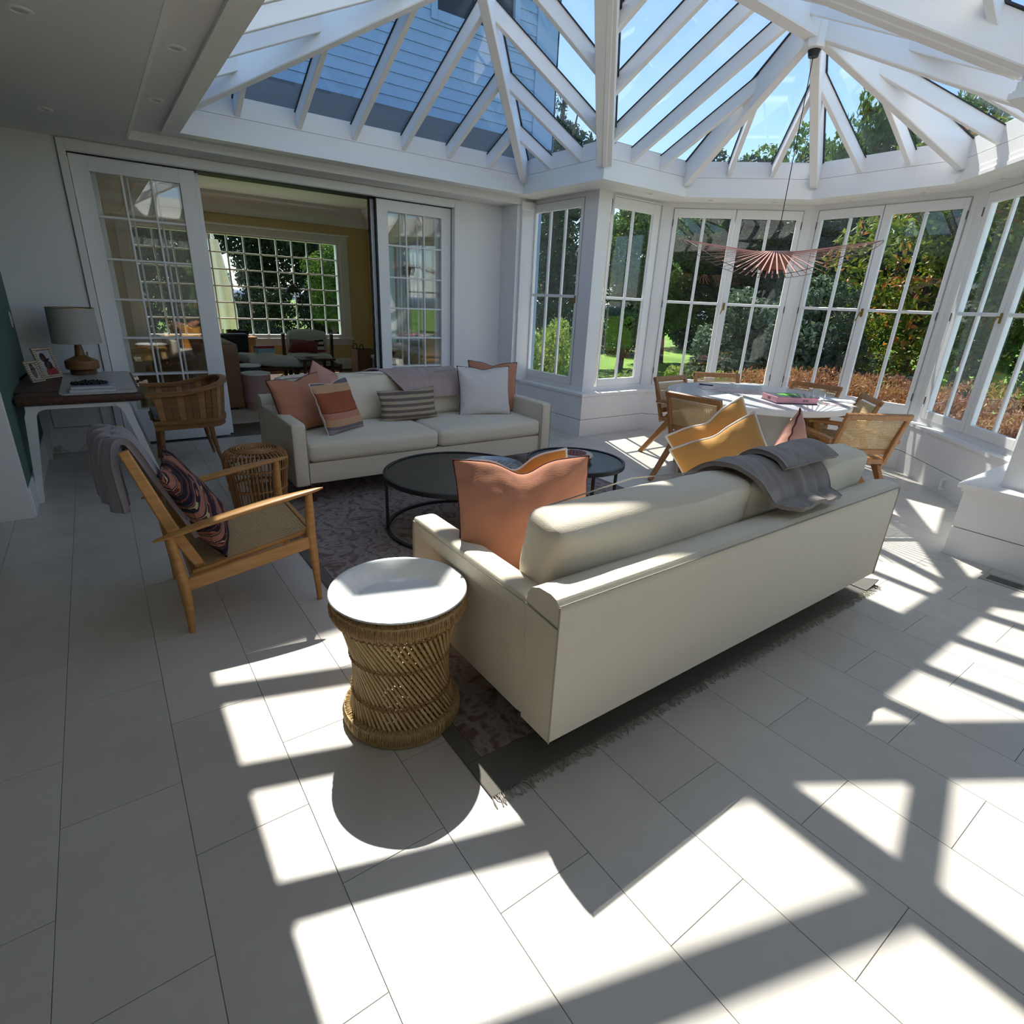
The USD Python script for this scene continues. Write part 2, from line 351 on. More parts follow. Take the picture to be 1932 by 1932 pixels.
def glazed_door(name, x0, x1, y, label):
    """a sliding panel: frame, three by six panes with muntins"""
    g = struct(name, label=label); T = 0.042; z0, z1 = 0.012, 2.487; gx0, gx1, gz0, gz1 = x0 + 0.13, x1 - 0.13, 0.335, 2.37
    obj('frame', MB().ab((x0, y, z0), (gx0, y + T, z1), 0.003).ab((gx1, y, z0), (x1, y + T, z1), 0.003).ab((gx0 - .002, y + .001, z0), (gx1 + .002, y + T - .001, gz0), 0.003).ab((gx0 - .002, y + .001, gz1), (gx1 + .002, y + T - .001, z1), 0.003), WHITE, g)
    for i in (1, 2):
        x = gx0 + (gx1 - gx0) * i / 3; obj('muntin', MB().ab((x - 0.009, y + 0.006, gz0 - .002), (x + 0.009, y + T - 0.006, gz1 + .002), 0.004), WHITE, g)
    for j in range(1, 6):
        z = gz0 + (gz1 - gz0) * j / 6; obj('muntin', MB().ab((gx0 - .002, y + 0.0065, z - 0.009), (gx1 + .002, y + T - 0.0065, z + 0.009), 0.004), WHITE, g)
    for i in range(3):
        for j in range(6):
            a, c = gx0 + (gx1 - gx0) * i / 3, gz0 + (gz1 - gz0) * j / 6
            obj('pane', MB().ab((a + .006, y + T / 2 - .002, c + .006), (a + (gx1 - gx0) / 3 - .006, y + T / 2 + .002, c + (gz1 - gz0) / 6 - .006)), DOORGLASS, g)
    return g


g = glazed_door('door_1', 0.055, 0.985, 6.515, 'left front sliding glazed door panel')
obj('door_bolt', MB().lathe([(0.0, 0), (0.006, 0), (0.006, 0.004), (0, 0.004)], 12, (0.80, 6.515, 0.06), rotx(PI / 2)), DARK, g)
glazed_door('door_2', 0.10, 1.03, 6.60, 'left rear sliding glazed door panel behind the front one')
g = glazed_door('door_3', 2.755, 3.695, 6.515, 'right front sliding glazed door panel')
glazed_door('door_4', 2.715, 3.65, 6.60, 'right rear sliding glazed door panel behind the front one')
obj('edge_seal', MB().ab((2.738, 6.517, 0.012), (2.755, 6.555, 2.487)).ab((2.70, 6.602, 0.012), (2.715, 6.64, 2.487)), DARK, g)

# lantern opening (kerb line), window planes, wainscot line
OCX, OCY = 4.82, 2.945
LX0, LX1, LY0, LY1 = 0.785, 4.25, 0.07, 5.82
OA = 1.58; oh = OA * math.tan(PI / 8)
KERB = [(LX0, LY1), (LX1, LY1), (LX1, OCY + OA), (OCX + oh, OCY + OA), (OCX + OA, OCY + oh), (OCX + OA, OCY - oh), (OCX + oh, OCY - OA), (LX1, OCY - OA), (LX1, LY0), (LX0, LY0)]
WP = [(4.64, 6.12), (4.64, 4.975), (5.661, 4.975), (6.85, 3.786), (6.85, 2.246), (5.519, 0.915), (4.64, 0.915), (4.64, -3.4)]
SP = [(4.515, 6.12), (4.515, 4.83), (5.60, 4.83), (6.70, 3.73), (6.70, 2.215), (5.545, 1.06), (4.515, 1.06), (4.515, -3.4)]     # sill and wainscot front
hole = Polygon(KERB); bay = Polygon([(4.3, 6.2)] + WP + [(4.3, -3.4)]).buffer(0.06, join_style=2)
tray = sbox(0.46, -0.23, 4.66, 6.12)
ce = struct('ceiling')
obj('lower_ceiling', MB().prism(sbox(-3.1, -3.5, 4.72, 6.75).difference(tray.union(bay.intersection(sbox(4.0, -0.23, 9, 6.12)))), 2.585, 2.66), CEIL, ce)
obj('tray_ceiling', MB().prism(tray.union(bay.intersection(sbox(4.0, -0.23, 9, 6.12))).difference(hole), 2.65, 2.70), CEIL, ce)
fas = MB().ab((0.46, 6.10, 2.583), (4.5, 6.121, 2.651), 0.002).ab((0.459, -0.23, 2.583), (0.48, 6.12, 2.651), 0.002).ab((0.46, -0.231, 2.583), (4.6, -0.21, 2.651), 0.002)
obj('tray_fascia', fas, WHITE, ce)

# recessed lamps in the ceilings (switched off)
TRIM = paint('downlight_trim', (0.82, 0.81, 0.78), 0.4)
LENS = plain('downlight_lens', (0.55, 0.53, 0.48), 0.3)


def downlight(x, y, z, label):
    p = (x, y); g = thing('recessed_downlight', label, 'ceiling light', (p[0], p[1], z), group='recessed ceiling downlights')
    obj('trim_ring', MB().lathe([(0.030, -0.001), (0.032, -0.006), (0.048, -0.005), (0.052, 0.0), (0.030, 0.001)], 24), TRIM, g, smooth=40)
    obj('lens', MB().lathe([(0.0, -0.0015), (0.031, -0.0015), (0.031, 0.0005)], 24), LENS, g)


for px, py, z, s in ((-0.030, 3.712, 2.585, 'in the lower ceiling at the top left corner of the photo'), (-0.030, 5.555, 2.585, 'in the lower ceiling above the desk wall'),
                     (0.587, 3.921, 2.65, 'in the left tray strip, farther from the back wall'), (0.589, 5.018, 2.65, 'in the left tray strip, nearer the back wall'), (1.005, 5.929, 2.65, 'in the back tray strip at its left end'),
                     (1.884, 5.930, 2.65, 'in the back tray strip above the wide door opening'), (2.804, 5.930, 2.65, 'in the back tray strip above the right sliding door'), (3.708, 5.958, 2.65, 'in the back tray strip at its right end'),
                     (5.149, 4.729, 2.65, 'in the bay soffit above the narrow window'), (5.858, 4.462, 2.65, 'in the bay soffit left of the pendant cable'), (6.386, 4.004, 2.65, 'in the bay soffit just left of the pendant cable'),
                     (6.719, 3.362, 2.65, 'in the bay soffit above the middle window pair'), (6.736, 2.679, 2.65, 'in the bay soffit right of the middle window pair'), (6.466, 1.990, 2.65, 'in the bay soffit above the rightmost window pair')):
    downlight(px, py, z, 'small round recessed downlight ' + s)

# ---------------------------------------------------------------- window walls: boards, sills, posts, windows
WALLS = ['wall_right', 'wall_bay_left', 'wall_bay_back_left', 'wall_bay_back', 'wall_bay_back_right', 'wall_bay_right', 'wall_right_near']


def offset_path(P, d):
    """path moved outwards (to the left of its travel seen from above is outwards here) by d, mitred"""
    P = np.array(P, float); out = []
    for i in range(len(P)):
        ns = []
        for a, b in ((i - 1, i), (i, i + 1)):
            if a >= 0 and b < len(P):
                t = P[b] - P[a]; t /= np.linalg.norm(t); ns.append(np.array([-t[1], t[0]]))
        n = ns[0] if len(ns) == 1 else (ns[0] + ns[1]) / (1 + ns[0] @ ns[1]); out.append(P[i] + n * d)
    return np.array(out)


# travelling the path from the back corner to the near end, outwards is on the left
SP2 = offset_path(SP, 0.03); SPF = offset_path(SP, -0.035); SPB = offset_path(SP, -0.012); WP2 = offset_path(WP, 0.10)


def quad(b, A, B, i, z0, z1, cut=0.0):
    """a mitred length of board between the paths A (front) and B (back)"""
    b.prism([A[i], A[i + 1], B[i + 1], B[i]], z0, z1)


def sash(b, L, t0, t1, g0, g1, z0, z1, gz0, gz1, d0, d1):
    b.ab((t0, d0, z0), (g0, d1, z1), 0.004, *L).ab((g1, d0, z0), (t1, d1, z1), 0.004, *L).ab((g0 - .002, d0 + .001, z0), (g1 + .002, d1 - .001, gz0), 0.004, *L).ab((g0 - .002, d0 + .001, gz1), (g1 + .002, d1 - .001, z1), 0.004, *L)


def window(n, i, sashes, z0=0.565, z1=2.588, gz0=0.65, gz1=2.497, zm=1.57, cols=2, handle=None, lab=''):
    """sashes: (left, right, glass left, glass right) along wall i; each two panes high with COLS across"""
    A, B = np.array(WP[i]), np.array(WP[i + 1]); T = (B - A) / np.linalg.norm(B - A); O = np.array([-T[1], T[0]])
    L = (np.array([[T[0], O[0], 0], [T[1], O[1], 0], [0, 0, 1.0]]), (A[0], A[1], 0))
    W = struct('window_%d' % n, label=lab)
    for t0, t1, g0, g1 in sashes:
        s = MB(); sash(s, L, t0 + .003, t1 - .003, g0, g1, z0, z1, gz0, gz1, -0.012, 0.035); s = obj('sash', s, WHITE, W)
        for k in range(1, cols):
            x = g0 + (g1 - g0) * k / cols; obj('muntin', MB().ab((x - 0.016, -0.004, gz0 - .002), (x + 0.016, 0.03, gz1 + .002), 0.007, *L), WHITE, s)
        obj('muntin', MB().ab((g0 - .002, -0.0035, zm - 0.016), (g1 + .002, 0.0295, zm + 0.016), 0.007, *L), WHITE, s)
        for k in range(cols):
            x0, x1 = g0 + (g1 - g0) * k / cols, g0 + (g1 - g0) * (k + 1) / cols
            for a, c in ((gz0, zm), (zm, gz1)): obj('pane', MB().ab((x0 + .006, 0.014, a + .006), (x1 - .006, 0.019, c - .006), 0, *L), GLASS, s)
    for t0, t1, g0, g1 in sashes:
        for x in ([t0] if t0 == sashes[0][0] else []) + ([t1] if t1 == sashes[-1][1] and len(sashes) > 1 else []):
            for z in (0.70, 1.50, 2.40): obj('hinge', MB().tube(np.array([(x, -0.016, z), (x, -0.016, z + 0.075)]) @ L[0].T + L[1], 0.005, 8), plain('hinge_steel', (0.12, 0.12, 0.12), 0.4, 0.7) if not stage.GetPrimAtPath('/World/Looks/hinge_steel') else UsdShade.Material.Get(stage, '/World/Looks/hinge_steel'), W)
    obj('shadow_gap', MB().ab((sashes[0][0] - 0.004, -0.008, z0 - .004), (sashes[0][0] + 0.003, 0.03, z1 + .004), 0, *L).ab((sashes[-1][1] - 0.003, -0.008, z0 - .004), (sashes[-1][1] + 0.004, 0.03, z1 + .004), 0, *L).ab((sashes[0][0], -0.008, z1), (sashes[-1][1], 0.03, z1 + .005), 0, *L), GROUT, W)
    if handle is not None:
        h = MB().ab((handle - 0.013, -0.022, 1.50), (handle + 0.013, -0.012, 1.585), 0.003, *L).ab((handle - 0.006, -0.05, 1.545), (handle + 0.006, -0.02, 1.557), 0.002, *L)
        h.beam(np.array((handle, -0.047, 1.556)) @ L[0].T + L[1], np.array((handle - 0.035, -0.047, 1.455)) @ L[0].T + L[1], 0.014, 0.010, (O[0], O[1], 0), w2=0.009, ch=0.002)
        obj('handle', h, BRASS, W, label='brass casement handle')
    return W, L


OPEN = [(0.0, 0.93), (0.19, 0.96), (0.135, 1.575), (0.055, 1.495), (0.135, 1.665), (0.15, 0.70), (0.4, 3.3)]      # openings in each wall, along it
GAPBOARD = GROUT
for i, nm in enumerate(WALLS):
    A, B = np.array(WP[i]), np.array(WP[i + 1]); Ln = np.linalg.norm(B - A); T = (B - A) / Ln; O = np.array([-T[1], T[0]])
    L = (np.array([[T[0], O[0], 0], [T[1], O[1], 0], [0, 0, 1.0]]), (A[0], A[1], 0)); g = struct(nm)
    k = MB(); quad(k, SP, SP2, i, 0.0, 0.199); obj('board', k, WHITE, g)
    k = MB(); quad(k, SP, SP2, i, 0.205, 0.45 if i >= 5 else 0.475); obj('board', k, WHITE, g)
    k = MB(); quad(k, offset_path(SP, 0.012), SP2, i, 0.19, 0.48); obj('board_backing', k, GROUT, g)
    k = MB(); quad(k, SP2, WP2, i, 0.0, 0.478); obj('core', k, WHITE_WALL, g)
    k = MB(); quad(k, SPF if i >= 5 else SPB, WP2, i, 0.477, 0.507); obj('sill', k, WHITE, g)
    if i >= 5:
        k = MB(); quad(k, SPB, SP2, i, 0.45, 0.477); obj('sill_moulding', k, WHITE, g)
    a, c = OPEN[i]
    k = MB()
    st = 0.1 if i in (1, 6) else 0.0
    if a > 0.01: k.prism([(st, 0), (a, 0), (a, 0.10), (st, 0.10)], 0.507, 2.66, *L)
    if c < Ln - 0.01: k.prism([(c, 0), (Ln, 0), (Ln, 0.10), (c, 0.10)], 0.507, 2.66, *L)
    if k.n: obj('post', k, WHITE, g)
    obj('head', MB().ab((a - .001, 0.0005, 2.588), (c + .001, 0.0995, 2.66), 0, *L), WHITE, g)
    obj('bottom_rail', MB().ab((a - .001, 0.0005, 0.5), (c + .001, 0.0995, 0.565), 0, *L), WHITE, g)
# corner fillers so that posts meet
k = struct('trim_2')
for i in (2, 3, 4, 5):
    p, q = WP[i], WP2[i]; c = np.array([(p[0] + q[0]) / 2, (p[1] + q[1]) / 2])
    obj('corner_post', MB().prism(Point(*(np.array(q) * 0.62 + np.array(p) * 0.38)).buffer(0.045, 6), 0.507, 2.66), WHITE, k)
obj('corner_return', MB().ab((4.39, 6.12, 0), (4.64, 6.46, 2.62)), WHITE_WALL, k)
obj('corner_pilaster', MB().ab((4.44, 6.085, 0.507), (4.64, 6.122, 2.60), 0.004), WHITE, k)
obj('pilaster_cap', MB().ab((4.425, 6.075, 2.53), (4.65, 6.122, 2.62), 0.004), WHITE, k)

window(1, 0, [(-0.015, 0.925, 0.055, 0.88)], z1=2.6, gz1=2.507, zm=1.577, cols=3, handle=0.90, lab='single casement window beside the sofa end')
window(2, 1, [(0.225, 0.99, 0.24, 0.878)], z1=2.612, gz1=2.505, zm=1.578, lab='narrow fixed window in the bay return')
window(3, 2, [(0.14, 0.840, 0.192, 0.795), (0.842, 1.572, 0.912, 1.517)], handle=0.872, lab='window pair behind the left of the dining table')
window(4, 3, [(0.066, 0.745, 0.115, 0.722), (0.747, 1.49, 0.831, 1.445)], handle=0.785, lab='window pair in the middle of the bay')
window(5, 4, [(0.165, 0.90, 0.245, 0.835), (0.902, 1.645, 0.975, 1.565)], handle=0.905, lab='window pair at the right edge of the photo')
window(6, 5, [(0.15, 0.70, 0.20, 0.65)], lab='narrow window in the right bay return')
window(7, 6, [(0.42, 1.3, 0.48, 1.24), (1.32, 2.2, 1.38, 2.14), (2.22, 3.2, 2.28, 3.14)], lab='windows beyond the right edge of the photo')
k = struct('trim_3')
obj('narrow_window_surround', MB().ab((4.855, 4.955, 0.555), (4.868, 4.98, 2.63), 0.003).ab((5.648, 4.955, 0.555), (5.661, 4.98, 2.63), 0.003).ab((4.868, 4.955, 2.615), (5.648, 4.98, 2.63), 0.003), WHITE, k)

# ---------------------------------------------------------------- the roof lantern
roof = struct('roof')
PITCHM, ZG = 0.46, 2.962                       # rise per metre, height of the glass at the kerb
RX, hw = (LX0 + LX1) / 2, (LX1 - LX0) / 2
RN, RS = (RX, LY1 - hw), (RX, LY0 + hw)
ZR, ZB = ZG + PITCHM * hw, ZG + PITCHM * OA
VX = LX1 - (ZB - ZG) / PITCHM                    # where the bay ridge meets the main slope
# kerb boards
n = len(KERB)
Kp = KERB + KERB[:2]


def ring(off):
    P = np.array(KERB, float); out = []
    for i in range(n):
        t1 = P[i] - P[i - 1]; t1 /= np.linalg.norm(t1); t2 = P[(i + 1) % n] - P[i]; t2 /= np.linalg.norm(t2)
        n1, n2 = np.array([-t1[1], t1[0]]), np.array([-t2[1], t2[0]])
        out.append(P[i] + (n1 + n2) / (1 + n1 @ n2) * off)
    return out


R0, Ri, Rm, Ro = ring(0.0), ring(-0.03), ring(-0.018), ring(0.09)
for i in range(n):
    j = (i + 1) % n
    for nm, a, z0, z1 in (('kerb_moulding', Ri, 2.632, 2.66), ('kerb_moulding', Rm, 2.66, 2.672), ('kerb_moulding', ring(-0.010), 2.672, 2.712), ('kerb_board', R0, 2.712, 2.819), ('kerb_board', R0, 2.822, 2.972), ('kerb_backing', ring(0.006), 2.7, 2.96)):
        obj(nm, MB().prism([a[i], a[j], Ro[j], Ro[i]], z0, z1), WHITE if nm != 'kerb_backing' else GROUT, roof)


def slopes():
    A, B, C, D, E, F, G, H, I, J = KERB; ap = (OCX, OCY); v = (VX, OCY)
    # polygon in plan, a point and the inward direction of its eaves, rafter positions along the eaves
    yield 'back', [A, B, RN], A, (0, -1), [('x', RX + 0.25 + 0.5 * k) for k in range(-4, 4)]
    yield 'front', [J, I, RS], J, (0, 1), [('x', RX + 0.25 + 0.5 * k) for k in range(-4, 4)]
    yield 'left', [A, RN, RS, J], A, (1, 0), [('y', OCY + 0.485 * k) for k in range(-6, 7)]
    yield 'right_a', [B, RN, (RX, OCY), v, C], B, (-1, 0), [('y', OCY + 0.485 * k) for k in range(1, 7)]
    yield 'right_b', [I, RS, (RX, OCY), v, H], I, (-1, 0), [('y', OCY - 0.485 * k) for k in range(0, 7)]
    s = OA * math.tan(PI / 8) * 2 / 3
    yield 'bay_left', [C, D, ap, v], C, (0, -1), [('x', 5.05 - 0.43 * k) for k in range(0, 6)]
    yield 'bay_right', [H, G, ap, v], H, (0, 1), [('x', 5.05 - 0.43 * k) for k in range(0, 6)]
    for nm, P, Q in (('f1', D, E), ('f2', E, F), ('f3', F, G)):
        P, Q = np.array(P), np.array(Q); t = (Q - P) / np.linalg.norm(Q - P); yield 'bay_' + nm, [P, Q, ap], P, (t[1], -t[0]), [('t', P + (Q - P) * q) for q in (1 / 3, 2 / 3)]


RB = MB
for nm, poly, O0, inn, raf in slopes():
    pg = Polygon(poly).buffer(0); O0, inn = np.array(O0, float), np.array(inn, float)
    zf = lambda p: ZG + PITCHM * ((np.asarray(p)[:2] - O0) @ inn)
    cutters = []
    for kind, pos in raf:
        base = np.array([pos, O0[1]]) if kind == 'x' else np.array([O0[0], pos]) if kind == 'y' else np.array(pos)
        from shapely.geometry import LineString
        seg = LineString([base - inn * 0.01, base + inn * 4]).intersection(pg)
        if seg.is_empty or seg.length < 0.08 or seg.geom_type != 'LineString': continue
        q = np.array(seg.coords); q = q[np.argsort((q - O0) @ inn)]
        p0, p1 = q[0], q[-1]
        if (p0 - O0) @ inn < 0.03: p0 = p0 - inn * 0.03
        P, Q = np.array([*p0, zf(p0) - 0.012]), np.array([*p1, zf(p1) - 0.012])
        dep = 0.115
        obj('rafter', MB().beam(P - [0, 0, dep / 2], Q - [0, 0, dep / 2], 0.046, dep, ch=0.004), WHITE, roof)
        obj('glazing_gasket', MB().beam(P + [0, 0, 0.004], Q + [0, 0, 0.004], 0.066, 0.006), GASKET, roof)
        cutters.append(LineString([p0, p1]).buffer(0.004, cap_style=2))
    for c in cutters: pg = pg.difference(c.buffer(0.0001))
    for piece in getattr(pg, 'geoms', [pg]):
        if piece.area < 0.01 or not isinstance(piece, Polygon): continue
        m = trimesh.creation.extrude_polygon(piece, 0.008, engine='earcut'); v = m.vertices.copy()
        v[:, 2] += ZG + 0.004 + PITCHM * ((v[:, :2] - O0) @ inn)
        obj('pane', MB().add(v, m.faces), ROOFGLASS, roof)


def hip(nm, a, b, za, zb, wd, dep, drop=0.012):
    P, Q = np.array([*a, za - drop]), np.array([*b, zb - drop])
    obj(nm, MB().beam(P - [0, 0, dep / 2], Q - [0, 0, dep / 2], wd, dep, ch=0.006), WHITE, roof)
    obj('glazing_gasket', MB().beam(P + [0, 0, 0.006], Q + [0, 0, 0.006], wd + 0.03, 0.008), GASKET, roof)


A, B, C, D, E, F, G, H, I, J = KERB; AP = (OCX, OCY)
out = lambda p, q, d: tuple(np.array(p) - (np.array(q) - np.array(p)) / np.linalg.norm(np.array(q) - np.array(p)) * d)
for a, b, zb in ((A, RN, ZR), (B, RN, ZR), (J, RS, ZR), (I, RS, ZR), (D, AP, ZB), (E, AP, ZB), (F, AP, ZB), (G, AP, ZB)):
    hip('hip_rafter', out(a, b, 0.02), b, ZG - 0.009, zb, 0.075, 0.215)
for a in (C, H):
    hip('valley_rafter', out(a, (VX, OCY), 0.03), (VX - 0.05, OCY), ZG - 0.014, ZB, 0.15, 0.20)
    s = 1 if a is C else -1
    obj('valley_edge', MB().beam((a[0], a[1], ZG - 0.2), (VX, OCY, ZB - 0.2), 0.045, 0.06, ch=0.006), WHITE, roof)
hip('ridge_beam', RN, RS, ZR, ZR, 0.11, 0.245)
hip('ridge_beam', (VX - 0.02, OCY), (OCX + 0.03, OCY), ZB, ZB, 0.11, 0.235)
obj('lantern_boss', MB().lathe([(0.0, ZB - 0.30), (0.075, ZB - 0.30), (0.085, ZB - 0.285), (0.085, ZB - 0.02), (0.0, ZB - 0.02)], 8, (OCX, OCY, 0)), WHITE, roof)

# ---------------------------------------------------------------- the next room, seen through the door opening
YF, RX1, RXL = 11.68, 4.72, -0.9
w = struct('wall_next_room')
WX0, WX1, WZ0, WZ1 = 0.743, 4.067, 0.683, 2.347
obj('plaster', MB().ab((RXL, YF, 0), (WX0 - 0.02, YF + 0.15, 3.02)).ab((WX1 + 0.02, YF, 0), (RX1 + 0.1, YF + 0.15, 3.02)).ab((WX0 - 0.02, YF, 0), (WX1 + 0.02, YF + 0.15, WZ0 - 0.02)).ab((WX0 - 0.02, YF, WZ1 + 0.02), (WX1 + 0.02, YF + 0.15, 3.02)), YELLOW, w)
w = struct('wall_next_room_right')
obj('plaster', MB().ab((RX1, 6.75, 0), (RX1 + 0.15, 9.3, 3.02)).ab((RX1, 11.15, 0), (RX1 + 0.15, YF, 3.02)).ab((RX1, 9.3, 0), (RX1 + 0.15, 11.15, 0.6)).ab((RX1, 9.3, 2.4), (RX1 + 0.15, 11.15, 3.02)), YELLOW, w)
w = struct('wall_next_room_left')
obj('plaster', MB().ab((RXL - 0.15, 6.75, 0), (RXL, YF + 0.15, 3.02)), YELLOW, w)
w = struct('wall_next_room_near')
obj('plaster', MB().ab((RXL - 0.15, 6.745, 0), (0.0, 6.80, 3.02)).ab((3.76, 6.745, 0), (RX1 + .15, 6.80, 3.02)).ab((0.0, 6.745, 2.5), (3.76, 6.80, 3.02)), YELLOW, w)
w = struct('ceiling_next_room')
obj('plaster', MB().ab((RXL - 0.1, 6.7, 3.0), (RX1 + 0.1, YF + 0.1, 3.08)), CEIL, w)
w = struct('floor_next_room')
for k in range(34):
    x = RXL + 0.17 * k; obj('plank', MB().ab((x + 0.001, 7.06, -0.03), (x + 0.169, YF, 0.0)), WALNUT if k % 3 else TEAK, w)
w = struct('trim_4')
prof = [(0, 2.68), (0.02, 2.68), (0.03, 2.72), (0.035, 2.80), (0.06, 2.87), (0.12, 2.93), (0.16, 2.95), (0.17, 3.0), (0, 3.0)]
obj('crown_moulding', MB().prism(prof, RXL, RX1, np.array([[0, 0, 1.0], [-1, 0, 0], [0, 1, 0]]), (0, YF, 0)), WHITE, w)
obj('crown_moulding', MB().prism(prof, 6.8, YF, np.array([[-1.0, 0, 0], [0, 0, 1], [0, 1, 0]]), (RX1, 0, 0)), WHITE, w)
obj('window_casing', MB().ab((WX0 - 0.22, YF - 0.025, WZ1 + 0.03), (WX1 + 0.22, YF + 0.01, WZ1 + 0.17), 0.005).ab((WX1 + 0.06, YF - 0.025, WZ0 - 0.08), (WX1 + 0.22, YF + 0.01, WZ1 + 0.03), 0.005).ab((WX0 - 0.22, YF - 0.025, WZ0 - 0.08), (WX0 - 0.06, YF + 0.01, WZ1 + 0.03), 0.005).ab((WX0 - 0.24, YF - 0.07, WZ1 + 0.15), (WX1 + 0.24, YF + 0.01, WZ1 + 0.18), 0.005), WHITE, w)
obj('window_stool', MB().ab((WX0 - 0.25, YF - 0.06, WZ0 - 0.10), (WX1 + 0.25, YF + 0.1, WZ0 - 0.06), 0.006).ab((WX0 - 0.22, YF - 0.02, WZ0 - 0.2), (WX1 + 0.22, YF + 0.01, WZ0 - 0.10), 0.005), WHITE, w)
obj('skirting', MB().ab((RXL, YF - 0.02, 0), (RX1, YF + 0.01, 0.22), 0.006).ab((RX1 - 0.02, 6.8, 0), (RX1 + 0.01, YF, 0.22), 0.006), WHITE, w)
W = struct('window_8', label='wide window of many square panes in the next room')
obj('frame', MB().ab((WX0 - 0.06, YF - 0.01, WZ0 - 0.06), (WX0, YF + 0.12, WZ1 + 0.06)).ab((WX1, YF - 0.01, WZ0 - 0.06), (WX1 + 0.06, YF + 0.12, WZ1 + 0.06)).ab((WX0, YF - 0.009, WZ0 - 0.06), (WX1, YF + 0.119, WZ0)).ab((WX0, YF - 0.009, WZ1), (WX1, YF + 0.119, WZ1 + 0.06)), WHITE, W)
cw = (WX1 - WX0) / 12
for k in range(1, 12): obj('muntin', MB().ab((WX0 + cw * k - 0.013, YF + 0.02, WZ0), (WX0 + cw * k + 0.013, YF + 0.075, WZ1), 0.005), WHITE, W)
for k in range(1, 6): obj('muntin', MB().ab((WX0, YF + 0.0205, WZ0 + (WZ1 - WZ0) * k / 6 - 0.013), (WX1, YF + 0.0755, WZ0 + (WZ1 - WZ0) * k / 6 + 0.013), 0.005), WHITE, W)
for k in range(12):
    for j in range(6): obj('pane', MB().ab((WX0 + cw * k + .008, YF + 0.045, WZ0 + (WZ1 - WZ0) * j / 6 + .008), (WX0 + cw * (k + 1) - .008, YF + 0.049, WZ0 + (WZ1 - WZ0) * (j + 1) / 6 - .008)), GLASS, W)
W = struct('window_9', label='side window of the next room')
obj('frame', MB().ab((RX1 - 0.02, 9.2, 0.5), (RX1 + 0.1, 9.32, 2.52), 0.005).ab((RX1 - 0.02, 11.13, 0.5), (RX1 + 0.1, 11.27, 2.52), 0.005).ab((RX1 - 0.02, 9.32, 0.5), (RX1 + 0.1, 11.13, 0.62), 0.005).ab((RX1 - 0.02, 9.32, 2.38), (RX1 + 0.1, 11.13, 2.52), 0.005), WHITE, W)
for y in (9.9, 10.5): obj('muntin', MB().ab((RX1 + .02, y - .013, .62), (RX1 + .07, y + .013, 2.38)), WHITE, W)
obj('pane', MB().ab((RX1 + 0.04, 9.32, 0.62), (RX1 + 0.045, 11.13, 2.38)), GLASS, W)

# ---------------------------------------------------------------- outside: ground, house, trees and shrubs
GZ = -0.3
LAWN = mat('lawn', {'g': ('geometry', {}), 'n': ('noise_texture', {'scale': 40.0, 'detail': 4.0}), 'n2': ('noise_texture', {'scale': 0.5, 'detail': 3.0}), 'a': ('math', {'math_type': 'multiply_add', 'value2': 0.6}), 'r': ('rgb_ramp', {'ramp': [(0.5, (0.09, 0.19, 0.025)), (1.05, (0.21, 0.36, 0.05))]}),
                    'b': ('bump', {'strength': 0.5, 'distance': 0.03}), 'p': ('principled_bsdf', {'roughness': 0.8, 'specular_ior_level': 0.2})},
           [('g.position', 'n.vector'), ('g.position', 'n2.vector'), ('n.fac', 'a.value1'), ('n2.fac', 'a.value3'), ('a.value', 'r.fac'), ('r.color', 'p.base_color'), ('n.fac', 'b.height'), ('b.normal', 'p.normal')])
gx, gy = np.meshgrid(np.linspace(-60, 90, 120), np.linspace(-60, 110, 120), indexing='ij')
hgt = GZ + 0.25 * (meshkit.fbm(np.stack([gx / 9, gy / 9, gx * 0], -1), 3, 5) - 0.5) * np.clip((np.hypot(gx - 3, gy - 5) - 14) / 10, 0, 1)
ground = struct('lawn', MB().grid(np.stack([gx, gy, hgt], -1)), LAWN, smooth=True)
BED = paint('planting_soil', (0.05, 0.035, 0.02), 0.95, 0.5, 20)
struct('planting_bed', MB().prism([(6.2, 6.4), (8.6, 8.4), (10.6, 5.6), (10.8, 1.0), (8.0, -2.0), (5.2, -1.5), (5.2, 0.5), (6.9, 1.9), (7.0, 4.2)], GZ - 0.1, GZ + 0.04), BED)

SIDING = paint('siding_paint', (0.20, 0.31, 0.44), 0.55)
LEAD = paint('lead_grey', (0.07, 0.075, 0.085), 0.6)
YH, XH, ZT = 6.82, 5.41, 7.15
h = thing('house', 'grey-blue clapboard house wall above the doors, seen through the lantern glass', 'house', (0, YH, 0))
for k in range(34):
    z = 3.44 + 0.111 * k; b = MB()
    for x0, x1 in ((-3.0, 3.6), (4.8, 5.08)) if 4.36 < z < 6.0 else ((-3.0, 5.08),):
        b.prism([(0, 0), (-0.016, 0), (-0.004, 0.122), (0, 0.122)], x0, x1, np.array([[0, 0, 1.0], [1, 0, 0], [0, 1, 0]]), (0, 0, z))
    obj('clapboard', b, SIDING, h)
obj('wall_core', MB().ab((-3.0, 0.0, 3.0), (3.62, 0.12, ZT)).ab((4.78, 0.0, 3.0), (5.40, 0.12, ZT)).ab((3.62, 0, 3.0), (4.78, 0.12, 4.42)).ab((3.62, 0, 6.0), (4.78, 0.12, ZT)), SIDING, h)
obj('side_wall', MB().ab((5.30, 0.12, -0.3), (5.40, 6.5, ZT)), SIDING, h)
obj('corner_board', MB().ab((5.06, -0.03, 3.1), (5.41, 0.01, ZT), 0.004).ab((5.385, -0.03, 3.1), (5.415, 0.2, ZT), 0.004), SIDING, h)
